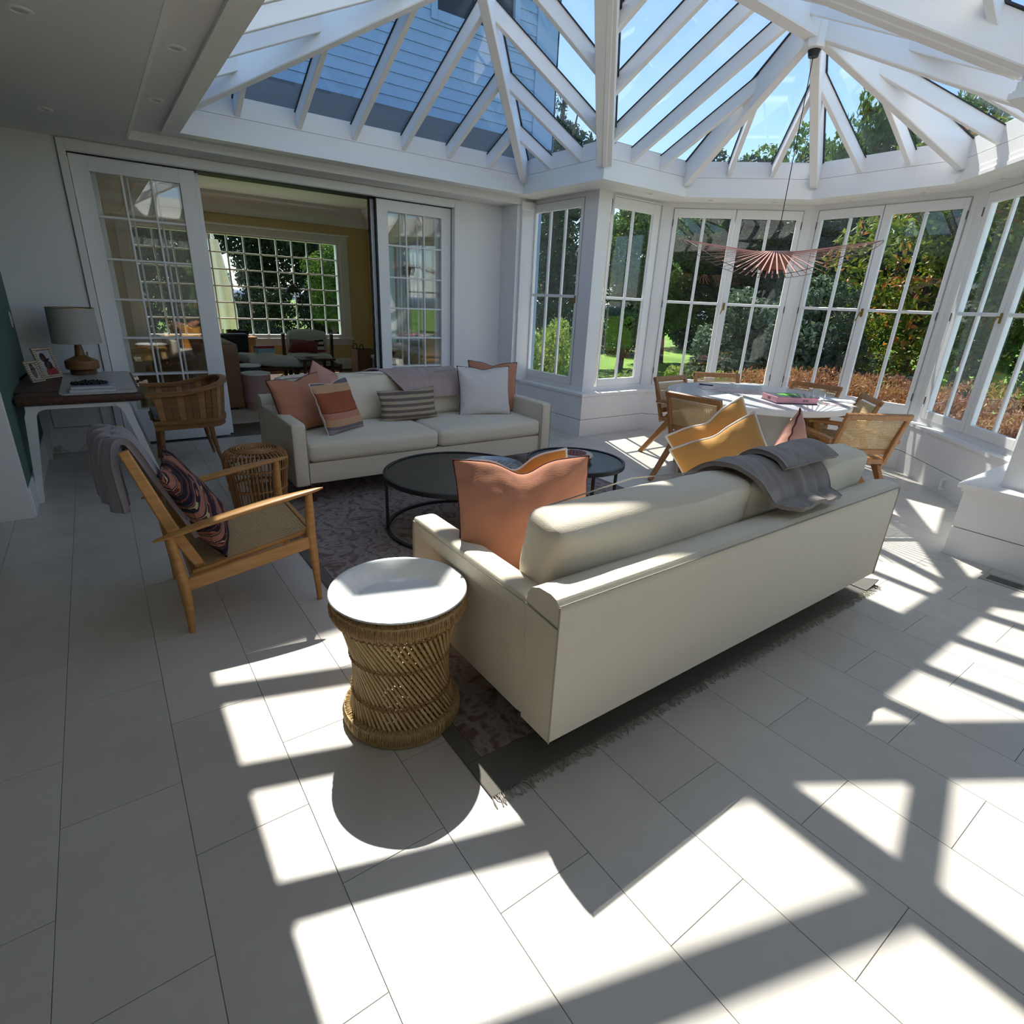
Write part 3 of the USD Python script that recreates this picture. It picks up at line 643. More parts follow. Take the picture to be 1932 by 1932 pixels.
f = obj('window_frame', MB().ab((3.6, -0.03, 4.36), (3.68, 0.05, 6.02), 0.004).ab((4.72, -0.03, 4.36), (4.8, 0.05, 6.02), 0.004).ab((3.68, -0.029, 4.36), (4.72, 0.049, 4.46), 0.004).ab((3.68, -0.029, 5.94), (4.72, 0.049, 6.02), 0.004).ab((4.18, -0.02, 4.46), (4.22, 0.03, 5.94), 0.004), SIDING, h)
obj('pane', MB().ab((3.68, 0.02, 4.46), (4.18, 0.025, 5.94)).ab((4.22, 0.02, 4.46), (4.72, 0.025, 5.94)), plain('dark_window', (0.012, 0.012, 0.013), 0.1), f)
for k, (z0, z1, y) in enumerate(((3.0, 3.19, -0.16), (3.18, 3.30, -0.10), (3.29, 3.45, -0.05))):
    obj('flashing_strip', MB().prism([(0, z0), (y, z0), (y + 0.03, z1), (0, z1)], -3.0, 5.40, np.array([[0, 0, 1.0], [1, 0, 0], [0, 1, 0]])), LEAD, h)
obj('roof', MB().ab((-3.3, -0.1, ZT - 0.02), (5.5, 7.2, ZT + 0.03)), LEAD, h)
obj('flat_roof', MB().ab((-3.2, -0.80, 2.70), (4.72, 0.0, 2.93)), LEAD, h)

BARK = paint('bark', (0.09, 0.065, 0.045), 0.9, 0.6, 30)
LEAVES = {'green': leaf_mat('leaf_green', (0.05, 0.12, 0.02), (0.17, 0.27, 0.05), 0.4), 'dark': leaf_mat('leaf_dark', (0.012, 0.032, 0.012), (0.04, 0.075, 0.03), 0.2), 'pine': leaf_mat('leaf_pine', (0.015, 0.045, 0.025), (0.05, 0.10, 0.05), 0.15),
          'grey': leaf_mat('leaf_grey_green', (0.06, 0.11, 0.06), (0.18, 0.25, 0.15), 0.3), 'orange': leaf_mat('leaf_orange', (0.06, 0.13, 0.015), (0.20, 0.26, 0.03), 0.4, (0.52, 0.17, 0.04)), 'russet': leaf_mat('leaf_russet', (0.25, 0.09, 0.045), (0.42, 0.22, 0.10), 0.3, (0.42, 0.32, 0.10)),
          'lime': leaf_mat('leaf_lime', (0.12, 0.22, 0.03), (0.38, 0.46, 0.10), 0.4)}


def leaves(pts, nrm, size, aspect, rg, droop=0.3):
    """one mesh of folded leaves at the points"""
    m = len(pts); a = rg.normal(size=(m, 3)); a[:, 2] -= droop; a /= np.linalg.norm(a, axis=1, keepdims=True)
    nr = nrm + 0.9 * rg.normal(size=(m, 3)); s = np.cross(a, nr); s /= np.linalg.norm(s, axis=1, keepdims=True) + 1e-9; up_ = np.cross(s, a)
    L = size * rg.uniform(0.65, 1.35, (m, 1)); W = L * aspect
    v = np.stack([pts - a * L / 2, pts + s * W / 2 + up_ * W * 0.18, pts + a * L / 2, pts - s * W / 2 + up_ * W * 0.18], 1).reshape(-1, 3)
    i = np.arange(m)[:, None] * 4; return v, np.vstack([i + [0, 1, 2], i + [0, 2, 3]])


def crown(nl, size, blobs, rg, aspect=0.5, shell=0.75, droop=0.3):
    """blobs: (x, y, z, rx, ry, rz) ellipsoids; leaves thicker towards their shells, thinned by noise"""
    B = np.array(blobs, float); wt = (B[:, 3] * B[:, 4] + B[:, 4] * B[:, 5] + B[:, 3] * B[:, 5]); k = rg.choice(len(B), nl, p=wt / wt.sum())
    d = rg.normal(size=(nl, 3)); d /= np.linalg.norm(d, axis=1, keepdims=True)
    rad = np.where(rg.random(nl) < shell, rg.uniform(0.82, 1.08, nl), rg.uniform(0.2, 0.9, nl))[:, None]
    p = B[k, :3] + d * rad * B[k, 3:]
    keep = meshkit.noise(p * 2.2 / max(0.5, B[:, 3].mean()), 3) > 0.33
    return MB().add(*leaves(p[keep], d[keep], size, aspect, rg, droop))


def blobs(rg, n, H, R, z0, shape='round'):
    out = []
    for i in range(n):
        u = (i + 0.5) / n; z = z0 + (H - z0) * u
        w = {'round': math.sqrt(max(0.05, 1 - (2 * u - 1) ** 2)), 'cone': 1.05 - u, 'column': 0.8 + 0.2 * math.sin(u * PI) - 0.5 * max(0, u - 0.7), 'top': 0.55 + 0.45 * u}[shape]
        for j in range(3):
            a = rg.uniform(0, 2 * PI); r = R * w * rg.uniform(0.25, 0.65); s = R * rg.uniform(0.32, 0.5) * (0.5 + 0.5 * w)
            out.append((r * math.cos(a), r * math.sin(a), z + rg.normal() * 0.04 * H, s, s, s * 0.8))
    return out


def trunk(H, r, rg, n=5):
    b = MB(); P = np.array([(0.12 * math.sin(t * 3), 0.1 * math.cos(t * 2.3) - 0.1, t * H) for t in np.linspace(-0.02, 1, 9)]); b.tube(P, np.linspace(r, r * 0.25, 9), 8)
    for k in range(n):
        t = rg.uniform(0.3, 0.85); a = rg.uniform(0, 2 * PI); o = np.array([0.12 * math.sin(t * 3), 0.1 * math.cos(t * 2.3) - 0.1, t * H]); L = H * rg.uniform(0.18, 0.3)
        b.tube([o, o + np.array([math.cos(a) * L * .5, math.sin(a) * L * .5, L * .45]), o + np.array([math.cos(a) * L * .8, math.sin(a) * L * .8, L])], [r * 0.45, r * 0.3, r * 0.1], 6)
    return b


protos = {}


def plant(kind, name, label, cat, loc, s=1.0, rz=0.0, group=None):
    if kind not in protos:
        rg = np.random.default_rng(abs(hash_name(kind)))
        g = thing(name, label, cat, (0, 0, 0)); k = kind.split('_')[0]
        if kind.startswith('grove'):
            obj('crown', crown(16000, 0.24, blobs(rg, 8, 7.5, 2.6, 1.6), rg), LEAVES['green'], g, kind='stuff'); obj('trunk', trunk(6.5, 0.2, rg), BARK, g)
        elif kind.startswith('forest'):
            obj('crown', crown(15000, 0.30, blobs(rg, 9, 11.0, 3.0, 0.8, 'column'), rg), LEAVES['dark'], g, kind='stuff'); obj('trunk', trunk(9.5, 0.28, rg), BARK, g)
        elif kind.startswith('pine'):
            B = []
            for q in range(15):
                z = 0.9 + q * 0.42; R = 1.9 * (1 - q / 16.5)
                for j in range(5):
                    a = 2.4 * q + j * 1.257 + rg.uniform(-.3, .3); B.append((R * .62 * math.cos(a), R * .62 * math.sin(a), z + rg.uniform(-.1, .1), R * .42, R * .42, 0.13))
            obj('crown', crown(15000, 0.17, B, rg, 0.22, 0.9, 0.1), LEAVES['pine'], g, kind='stuff'); obj('trunk', trunk(7.2, 0.16, rg, 2), BARK, g)
        elif kind.startswith('orange'):
            obj('crown', crown(17000, 0.135, blobs(rg, 7, 5.4, 1.9, 0.5), rg, 0.42), LEAVES['orange'], g, kind='stuff'); obj('trunk', trunk(4.2, 0.12, rg, 8), BARK, g)
        elif kind.startswith('bush'):
            obj('foliage', crown(11000, 0.10, blobs(rg, 5, 2.0, 0.95, 0.25), rg, 0.5), LEAVES['grey'], g, kind='stuff'); obj('stem', trunk(1.4, 0.05, rg, 6), BARK, g)
        elif kind.startswith('mound'):
            B = [(rg.uniform(-.7, .7), rg.uniform(-.7, .7), rg.uniform(0.25, 0.62), .46, .46, .30) for _ in range(16)] + [(0, 0, .3, .9, .9, .45)]
            obj('foliage', crown(26000, 0.065, B, rg, 0.30, 0.9, 0.9), LEAVES['russet'], g, kind='stuff'); obj('stem', trunk(0.6, 0.05, rg, 6), BARK, g)
        elif kind.startswith('hedge'):
            B = [(rg.uniform(-1.0, 1.0), rg.uniform(-.35, .35), rg.uniform(0.2, 1.05), .33, .33, .3) for _ in range(22)]
            obj('foliage', crown(8000, 0.075, B, rg, 0.55, 0.8), LEAVES['lime' if 'lime' in kind else 'dark'], g, kind='stuff'); obj('stem', trunk(0.9, 0.04, rg, 5), BARK, g)
        else:
            B = [(rg.uniform(-.3, .3), rg.uniform(-.3, .3), rg.uniform(0.1, 0.4), .18, .18, .16) for _ in range(8)]
            obj('foliage', crown(900, 0.11, B, rg, 0.4, 0.8, -0.6), LEAVES['lime'], g, kind='stuff'); obj('stem', trunk(0.35, 0.015, rg, 4), BARK, g)
        protos[kind] = g
    else:
        g = dup(protos[kind], label, (0, 0, 0), 0, group, name)
        tag(g, None, cat)
    tag(g, group=group)
    x = UsdGeom.Xformable(g); x.ClearXformOpOrder(); x.AddTranslateOp().Set(Gf.Vec3d(*loc)); x.AddRotateZOp().Set(math.degrees(rz)); x.AddScaleOp().Set(Gf.Vec3f(s, s, s) if np.ndim(s) == 0 else Gf.Vec3f(*s)); return g


def hash_name(t):
    return sum((i + 3) * ord(c) for i, c in enumerate(t)) * 7919 % 100003


# behind the bay: (kind, px-free plan position, scale, turn, label)
plant('pine_a', 'pine_tree', 'dark layered pine seen in the casement beside the sofa end', 'tree', (10.6, 13.2, GZ), 0.95, 0.4)
plant('grove_a', 'green_tree', 'sunlit leafy tree filling the narrow bay window', 'tree', (12.6, 12.0, GZ), (0.62, 0.62, 0.58), 0.0)
plant('grove_a', 'green_tree', 'bright tree behind the right half of the narrow bay window', 'tree', (15.6, 13.0, GZ), (0.7, 0.7, 0.66), 2.0)
plant('hedge_lime', 'clipped_hedge', 'low sunlit hedge below the casement beside the sofa end', 'hedge', (6.4, 7.9, GZ), (0.8, 0.8, 1.15), 0.75)
plant('forest_a', 'dark_tree', 'tall dark tree behind the left pane of the left window pair', 'tree', (17.5, 11.6, GZ), (0.75, 0.75, 0.52), 0.3)
plant('forest_a', 'dark_tree', 'tall dark tree behind the middle of the left window pair', 'tree', (17.0, 9.6, GZ), (0.62, 0.62, 0.48), 1.9)
plant('grove_a', 'green_tree', 'green tree whose top shows above the left window pair', 'tree', (20.0, 13.6, GZ), (0.8, 0.8, 0.84), 1.1)
plant('grove_a', 'green_tree', 'green tree whose top shows behind the pendant cable', 'tree', (19.3, 11.2, GZ), (0.62, 0.62, 0.86), 4.0)
plant('grove_a', 'green_tree', 'tall tree whose pointed top shows above the middle window pair', 'tree', (18.5, 8.9, GZ), (0.55, 0.55, 0.98), 5.2)
plant('grove_a', 'green_tree', 'green tree whose top shows through the right lantern panes', 'tree', (18.5, 6.6, GZ), (0.6, 0.6, 0.88), 3.0)
plant('grove_a', 'green_tree', 'green tree rising behind the rightmost window pair', 'tree', (17.5, 4.2, GZ), (0.65, 0.65, 0.82), 0.7)
plant('bush_a', 'grey_green_bush', 'grey-green bush in the right sash of the left window pair', 'shrub', (9.3, 6.0, GZ), 1.0, 0.0)
plant('bush_a', 'grey_green_bush', 'grey-green bush behind the left edge of the middle window pair', 'shrub', (9.9, 5.0, GZ), 1.1, 2.2)
plant('pine_a', 'pine_tree', 'young blue-green pine in the left sash of the middle window pair', 'tree', (9.4, 4.3, GZ), (0.36, 0.36, 0.30), 1.0)
plant('orange_a', 'orange_berried_tree', 'tree with orange-tipped leaves filling the middle window pair', 'tree', (10.9, 4.0, GZ), (1.0, 1.0, 0.86), 0.0)
plant('orange_a', 'orange_berried_tree', 'tree with orange-tipped leaves filling the rightmost window pair', 'tree', (11.0, 1.5, GZ), (0.8, 0.8, 0.84), 2.4)
plant('forest_a', 'dark_tree', 'tall dark tree behind the orange-leaved trees', 'tree', (14.5, 6.2, GZ), (0.55, 0.55, 0.44), 3.3)
plant('forest_a', 'dark_tree', 'tall dark tree beyond the right edge of the bay', 'tree', (14.0, 0.6, GZ), (0.55, 0.55, 0.45), 4.6)
plant('mound_a', 'russet_mounded_shrub', 'russet weeping shrub under the left half of the middle window pair', 'shrub', (8.35, 4.35, GZ), (0.95, 0.95, 1.25), 0.0)
plant('mound_a', 'russet_mounded_shrub', 'russet weeping shrub under the right half of the middle window pair', 'shrub', (8.55, 2.80, GZ), (1.05, 1.05, 1.25), 2.0)
plant('mound_a', 'russet_mounded_shrub', 'russet weeping shrub under the rightmost window pair', 'shrub', (8.05, 1.45, GZ), (0.8, 0.8, 1.1), 4.0)
plant('hedge_lime', 'clipped_hedge', 'pale low hedge under the right sash of the left window pair', 'hedge', (8.35, 5.35, GZ), (0.55, 0.7, 0.70), -0.8)
for i, (x, y, s) in enumerate(((9.0, 8.4, 1.0), (8.2, 6.9, 0.8), (11.0, 8.2, 1.2))):
    plant('sprig_a', 'leafy_plant', ['small bright plant on the lawn in the narrow bay window', 'small bright plant at the foot of the left window pair', 'bright plant on the lawn before the dark trees'][i], 'plant', (x, y, GZ), s, i)
# beyond the next room
for x, y, s, l in ((-2.0, 27, 0.75, 'tall dark tree at the far left beyond the next room'), (0.9, 29, 0.8, 'tall dark tree left of the closed white parasol'), (3.6, 27.5, 0.8, 'tall dark tree behind the closed white parasol'), (6.3, 29.5, 0.75, 'tall dark tree behind the middle of the far square-paned window'), (8.9, 27.5, 0.8, 'tall dark tree behind the right of the far square-paned window'),
                   (12.0, 29.5, 0.85, 'tall dark tree beyond the right edge of the far square-paned window'), (15.5, 26.5, 0.8, 'tall dark tree beyond the house corner'), (18.5, 22, 0.8, 'tall dark tree behind the pine beside the sofa end'), (22.5, 17.5, 0.7, 'tall dark tree far behind the narrow bay window'), (24, 12.5, 0.6, 'tall dark tree far behind the left window pair'), (23, 6.0, 0.6, 'tall dark tree far behind the middle window pair'), (20.5, 0.0, 0.6, 'tall dark tree far behind the rightmost window pair')):
    plant('forest_a', 'dark_tree', l, 'tree', (x, y, GZ), s, x * 1.3)
H2 = [(2.2, 24.5, 'clipped dark hedge behind the parasol at the far edge of the lawn'), (5.4, 24.5, 'clipped dark hedge in the middle of the far lawn edge'), (8.6, 24.5, 'clipped dark hedge at the right of the far lawn edge'), (16.5, 15.8, 'clipped dark hedge behind the narrow bay window'), (18.3, 12.0, 'clipped dark hedge behind the left window pair')]
for x, y, l in H2: plant('hedge_dark', 'clipped_hedge', l, 'hedge', (x, y, GZ), (1.5, 1.4, 1.6 if y > 20 else 1.3), 0.0 if y > 20 else 1.0)
plant('grove_a', 'green_tree', 'leafy tree at the right of the far square-paned window', 'tree', (6.9, 20.5, GZ), (0.45, 0.45, 0.42), 1.0)
plant('grove_a', 'green_tree', 'thin leafy tree at the left of the far square-paned window', 'tree', (3.3, 22.0, GZ), (0.3, 0.3, 0.35), 2.0)

p = thing('patio_parasol', 'closed white patio parasol outside the far square-paned window', 'parasol', (2.27, 13.9, GZ))
PARA = fabric('parasol_canvas', (0.80, 0.80, 0.79), 0.04, 300, 0.2)
b = MB(); th = np.linspace(0, 2 * PI, 48, endpoint=False); rows = []
for t in np.linspace(0, 1, 14):
    r = 0.09 + 0.16 * min(1, t * 1.3) + (0.01 if t < .9 else 0); rr = r * (1 + 0.16 * np.cos(th * 8) * min(1, t * 2)); rows.append(np.stack([rr * np.cos(th), rr * np.sin(th), np.full(48, 2.70 - 1.75 * t)], -1))
rows = np.array(rows); b.grid(np.concatenate([rows, rows[:, :1]], 1)); obj('canopy', b, PARA, p, smooth=60)
obj('pole', MB().tube([(0, 0, 0), (0, 0, 2.78)], 0.025, 12), WHITE, p); obj('finial', MB().lathe([(0.03, 2.70), (0.045, 2.73), (0.03, 2.80), (0.0, 2.83)], 16), WHITE, p)
obj('base', MB().lathe([(0.0, 0), (0.3, 0), (0.3, 0.06), (0.05, 0.09), (0.0, 0.09)], 24), WHITE, p)

# ---------------------------------------------------------------- soft shapes
def puff(size, r, crown=(0, 0, 0), n=12, wrinkle=0.0, seed=0, freq=6.0):
    """a rounded box, bulged by crown along each axis, as vertices and faces"""
    h = np.array(size, float) / 2; g = np.sin(np.linspace(-1, 1, n + 1) * PI / 2); V, F, o = [], [], 0
    for ax in range(3):
        for s in (-1, 1):
            a, b = np.meshgrid(g, g, indexing='ij'); p = np.zeros((n + 1, n + 1, 3)); p[..., ax] = s; p[..., (ax + 1) % 3] = a; p[..., (ax + 2) % 3] = b
            i, j = np.meshgrid(np.arange(n), np.arange(n), indexing='ij'); q = i * (n + 1) + j
            f = np.stack([q, q + n + 1, q + n + 2, q + 1], -1).reshape(-1, 4); V.append(p.reshape(-1, 3)); F.append((f if s > 0 else f[:, ::-1]) + o); o += (n + 1) ** 2
    u = np.vstack(V); F = np.vstack(F); p = u * h; inner = np.clip(p, -(h - r), h - r); d = p - inner; L = np.linalg.norm(d, axis=1, keepdims=True)
    p = inner + np.where(L > 1e-9, d / np.maximum(L, 1e-9), 0) * r
    t = p / h
    for ax in range(3):
        b, c = (ax + 1) % 3, (ax + 2) % 3; p[:, ax] += t[:, ax] * crown[ax] * (1 - t[:, b] ** 2) * (1 - t[:, c] ** 2)
    if wrinkle: p += (meshkit.fbm(p * freq + seed * 7.3, 3, seed)[:, None] - 0.5) * wrinkle * 2 * (u / np.linalg.norm(u, axis=1, keepdims=True))
    m = trimesh.Trimesh(p, np.vstack([F[:, [0, 1, 2]], F[:, [0, 2, 3]]]), process=False); m.merge_vertices(digits_vertex=6); return m.vertices, m.faces


def cushion_geo(w, h, t, seed=0, chop=0.0, ears=0.07, n=40, wr=0.01, slump=0.0):
    """a stuffed cushion standing in the xz plane, its base at z = 0: (front and back sheets, edge line)"""
    g = np.sin(np.linspace(-1, 1, n + 1) * PI / 2 * 0.999); U, V = np.meshgrid(g, g, indexing='ij')
    X = w / 2 * U * (1 - ears * (1 - V ** 2)); Z = h / 2 * V * (1 - ears * (1 - U ** 2))
    Z = Z - chop * np.exp(-(U / 0.3) ** 2) * ((V + 1) / 2) ** 2 - slump * (1 - U ** 2) * (V + 1) / 2 * 0.3
    T = t / 2 * np.clip((1 - U ** 2) * (1 - V ** 2), 0, 1) ** 0.42 * (1 + 0.25 * (-V)) * (1 - 0.3 * chop / h * np.exp(-(U / .5) ** 2))
    P = np.stack([X, X * 0, Z], -1)
    for s in (-1, 1):
        pass
    N = meshkit.fbm(np.stack([U * 2.2 + seed, V * 2.2, U * 0 + seed * 3], -1), 3, seed) - 0.5
    fold = meshkit.noise(np.stack([np.arctan2(V, U) * 3.2 + seed, (U ** 2 + V ** 2) * 0.6, U * 0], -1), seed) - 0.5
    k = np.clip(1 - np.maximum(np.abs(U), np.abs(V)) ** 8, 0, 1); T = T + k * (N * wr * 2.0 + fold * wr * 1.6 * np.clip(U ** 2 + V ** 2, 0, 1))
    rip = (meshkit.noise(np.stack([U * 7 + seed, V * 7, U * 0], -1), seed + 4) - 0.5) * 0.012 * np.maximum(np.abs(U), np.abs(V)) ** 6
    A, B = P.copy(), P.copy(); A[..., 1] = -np.maximum(T, 0.002) + rip; B[..., 1] = np.maximum(T, 0.002) + rip
    A[..., 2] += h / 2; B[..., 2] += h / 2
    edge = np.vstack([P[:, 0], P[-1, 1:], P[::-1, -1][1:], P[0, ::-1][1:-1]]); re = np.concatenate([rip[:, 0], rip[-1, 1:], rip[::-1, -1][1:], rip[0, ::-1][1:-1]])
    edge = edge + np.stack([re * 0, re, re * 0 + h / 2], -1)
    return A, B, edge


def cushion(name, label, w, h, t, base, face, lean, mat_, edge_mat=None, roll=0.0, seed=1, chop=0.0, group=None, edge_r=0.005, ears=0.07, wr=0.010, back_mat=None, cat='cushion', twist=None, k=0.907):
    """base: where the middle of the lower edge stands; face: the plan direction its front looks to; lean: backwards tilt"""
    base = EYE + (np.array(base) - EYE) * k; g = thing(name, label, cat, base, math.atan2(face[0], -face[1]), group)
    if k != 1: UsdGeom.Xformable(g).AddScaleOp().Set(Gf.Vec3f(k, k, k))
    R = rotx(-lean) @ roty(roll) if twist is None else twist @ rotx(-lean) @ roty(roll)
    A, B, e = cushion_geo(w, h, t, seed, chop, ears, wr=wr)
    tr = lambda P: (P.reshape(-1, 3) @ R.T).reshape(P.shape)
    obj('front_cover', MB().grid(tr(A)), mat_, g, smooth=True)
    obj('back_cover', MB().grid(tr(B)[:, ::-1]), back_mat or mat_, g, smooth=True)
    obj('edge_piping', MB().tube(tr(e), edge_r, 6, closed=True), edge_mat or mat_, g, smooth=True)
    return g


RUGM = mat('rug_pile', {'g': ('texture_coordinate', {}), 'n': ('noise_texture', {'scale': 9.0, 'detail': 6.0, 'roughness': 0.7, 'distortion': 1.2}), 'm': ('mapping', {'scale': (1, 2.2, 1)}), 'v': ('voronoi_texture', {'scale': 5.0, 'feature': 'smooth_f1'}), 'w': ('wave_texture', {'scale': 2.6, 'distortion': 14.0, 'detail': 3.0, 'detail_scale': 2.0}),
                        's': ('math', {'math_type': 'add'}), 's2': ('math', {'math_type': 'multiply_add', 'value2': 0.35}), 'r': ('rgb_ramp', {'ramp': [(0.30, (0.10, 0.085, 0.085)), (0.44, (0.24, 0.205, 0.20)), (0.60, (0.36, 0.315, 0.30)), (0.74, (0.30, 0.25, 0.24)), (0.9, (0.17, 0.11, 0.10))]}),
                        'f': ('noise_texture', {'scale': 420.0, 'detail': 1.0}), 'b': ('bump', {'strength': 0.5, 'distance': 0.004}), 'p': ('principled_bsdf', {'roughness': 0.95, 'specular_ior_level': 0.1, 'sheen_weight': 0.1})},
           [('g.object', 'm.vector'), ('m.vector', 'n.vector'), ('g.object', 'w.vector'), ('g.object', 'f.vector'), ('w.fac', 's2.value1'), ('n.fac', 's2.value3'), ('f.fac', 's.value1'), ('s2.value', 'r.fac'), ('r.color', 'p.base_color'), ('f.fac', 'b.height'), ('b.normal', 'p.normal')])
RUGB = fabric('rug_border', (0.12, 0.112, 0.10), 0.35, 200, 0.6, 0.95)
FRINGE = plain('rug_fringe', (0.40, 0.38, 0.32), 0.9)
rug = thing('area_rug', 'large faded grey and mauve patterned rug with fringed end under both sofas', 'rug')
rx0, rx1, ry0, ry1 = 0.775, 3.54, 1.085, 4.70
obj('pile', MB().ab((rx0 + 0.06, ry0 + 0.16, 0.0005), (rx1 - 0.06, ry1 - 0.16, 0.0085)), RUGM, rug)
gx, gy = np.meshgrid(np.linspace(0, 1, 40), np.linspace(0, 1, 4), indexing='ij')
obj('border', MB().ab((rx0, ry0, 0.0005), (rx1, ry0 + 0.16, 0.008), 0.002).ab((rx0, ry1 - 0.16, 0.0005), (rx1, ry1, 0.008), 0.002).ab((rx0, ry0 + 0.16, 0.0005), (rx0 + 0.06, ry1 - 0.16, 0.008), 0.002).ab((rx1 - 0.06, ry0 + 0.16, 0.0005), (rx1, ry1 - 0.16, 0.008), 0.002), RUGB, rug)
fr = MB(); rg = np.random.default_rng(5)
for x in np.arange(rx0 + 0.004, rx1, 0.0075):
    d = rg.normal(0, 0.012); L = rg.uniform(0.022, 0.045); c = rg.normal(0, 0.01)
    fr.tube([(x, ry0 + 0.004, 0.005), (x + d * .5 + c, ry0 - L * .5, 0.006 + rg.uniform(0, .004)), (x + d, ry0 - L, 0.003)], 0.0019, 4)
obj('fringe', fr, FRINGE, rug, kind='stuff', label='knotted off-white cotton fringe')
# curled far corner of the rug end
cu = np.linspace(0, 1, 8); obj('curled_corner', MB().grid(np.array([[(rx1 - 0.14 + 0.15 * s, ry0 - 0.004 + 0.10 * t, 0.010 + 0.03 * (s ** 2) * (1 - t)) for t in cu] for s in cu]), 0.006), RUGB, rug, smooth=True)

# ---------------------------------------------------------------- the two sofas
KS = 0.907          # the sofas stand on short legs: built at this scale, raised by them
SEAM = fabric('linen_seam', (0.36, 0.33, 0.27), 0.1, 700, 0.2)


def build_sofa(name, label, loc, rz):
    """local: back along y = 0, front at y = 1.09, centred in x"""
    s = thing(name, label, 'sofa', (loc[0] * KS, loc[1] * KS, 1.51 * (1 - KS)), rz, None); UsdGeom.Xformable(s).AddScaleOp().Set(Gf.Vec3f(KS, KS, KS)); W, D = 2.60, 1.085; a = W / 2; aw = 0.118
    prof = [(0.004, 0.02), (0.0, 0.3), (0.0, 0.555), (0.006, 0.585), (0.02, 0.602), (0.05, 0.610), (0.11, 0.606), (0.15, 0.590), (0.172, 0.56), (0.178, 0.51), (0.17, 0.3), (0.17, 0.02)]
    M = np.array([[0, 0, 1.0], [1, 0, 0], [0, 1, 0]])
    obj('back', MB().prism(prof, -a + 0.0, a, M), LINEN, s, smooth=35)
    for sx in (-1, 1):
        b = MB(); x0, x1 = sx * a, sx * (a - aw)
        ap = [(0.172, 0.015), (D, 0.015), (D + .004, 0.47), (D - 0.004, 0.512), (D - 0.03, 0.526), (0.5, 0.532), (0.172, 0.54)]
        v, f = puff((aw, D - 0.172, 0.515), 0.022, (0.004, 0.004, 0.006), 8); b.add(v, f, None, ((x0 + x1) / 2, (D + 0.172) / 2, 0.0175 + 0.515 / 2))
        obj('arm', b, LINEN, s, smooth=40)
        obj('arm_seam', MB().tube([(x0 - sx * 0.002, 0.172, 0.512), (x0 - sx * .002, D - 0.01, 0.508), (x0 - sx * 0.004, D, 0.47), (x0 - sx * .004, D + .002, 0.03)], 0.0035, 5).tube([(x1 + sx * .004, D, 0.03), (x1 + sx * .004, D, 0.50)], 0.003, 5), SEAM, s)
    obj('back_seam', MB().tube([(-a, 0.001, 0.585), (a, 0.001, 0.585)], 0.0035, 5).tube([(-a, 0.0015, 0.02), (-a, -0.001, 0.585)], 0.0035, 5).tube([(a, 0.0015, 0.02), (a, -0.001, 0.585)], 0.0035, 5)
        .tube([(-a - .001, 0.001, 0.50), (-a - .001, 0.178, 0.515)], 0.0035, 5).tube([(a + .001, 0.001, 0.50), (a + .001, 0.178, 0.515)], 0.0035, 5), SEAM, s)
    v, f = puff((W - 2 * aw + 0.004, 0.90, 0.185), 0.02, (0, 0, 0), 6); obj('base', MB().add(v, f, None, (0, 0.61, 0.115)), LINEN, s, smooth=40)
    for sx in (-1, 1):
        w = a - aw - 0.002
        v, f = puff((w, 0.83, 0.165), 0.05, (0.004, 0.012, 0.022), 16, 0.006, 3 + sx); obj('seat_cushion', MB().add(v, f, None, (sx * w / 2, 0.665, 0.286)), LINEN, s, smooth=True)
        k = obj('back_cushion', MB().add(*puff((w + 0.03, 0.21, 0.43), 0.055, (0.006, 0.035, 0.016), 20, 0.014, 11 + sx), rotx(0.16), (sx * (w / 2), 0.285, 0.575)), LINEN, s, smooth=True)
        obj('seam', MB().tube((np.array([(-w / 2 + 0.04, 0.10, 0.19), (0, 0.13, 0.222), (w / 2 - .04, 0.10, 0.19)]) @ rotx(0.16).T) + (sx * w / 2, 0.285, 0.575), 0.003, 5), SEAM, k)
    zl = (0.0085 - 1.51 * (1 - KS)) / KS
    for sx in (-1, 1):
        for y in (0.14, 0.98): obj('leg', MB().beam((sx * (a - 0.16), y, zl), (sx * (a - 0.15), y, 0.03), 0.035, 0.035, (0, 1, 0), w2=0.055, h2=0.055, ch=0.003), WALNUT, s)
    return s


build_sofa('sofa', 'oat linen sofa in the foreground with its back to the viewer', (2.365, 1.155, 0.0085), 0.0)
build_sofa('sofa', 'oat linen sofa by the glazed doors, facing the viewer', (2.385, 5.475, 0.0085), PI)

TERRA = fabric('terracotta_linen', (0.46, 0.205, 0.125), 0.12, 600, 0.3)
PINKL = fabric('dusty_pink_linen', (0.50, 0.27, 0.215), 0.10, 600, 0.3)
MAROON = fabric('dark_maroon_edge', (0.075, 0.02, 0.02), 0.1, 600, 0.2)
NAVYE = fabric('charcoal_edge', (0.035, 0.03, 0.04), 0.1, 600, 0.2)
OCHRE = fabric('ochre_linen', (0.60, 0.32, 0.10), 0.10, 600, 0.3)
ORANGE = fabric('orange_linen', (0.64, 0.27, 0.055), 0.10, 600, 0.3)
CREAM = fabric('cream_edge', (0.80, 0.76, 0.70), 0.06, 600, 0.2)
PALE = fabric('pale_grey_linen', (0.62, 0.59, 0.56), 0.07, 600, 0.3)


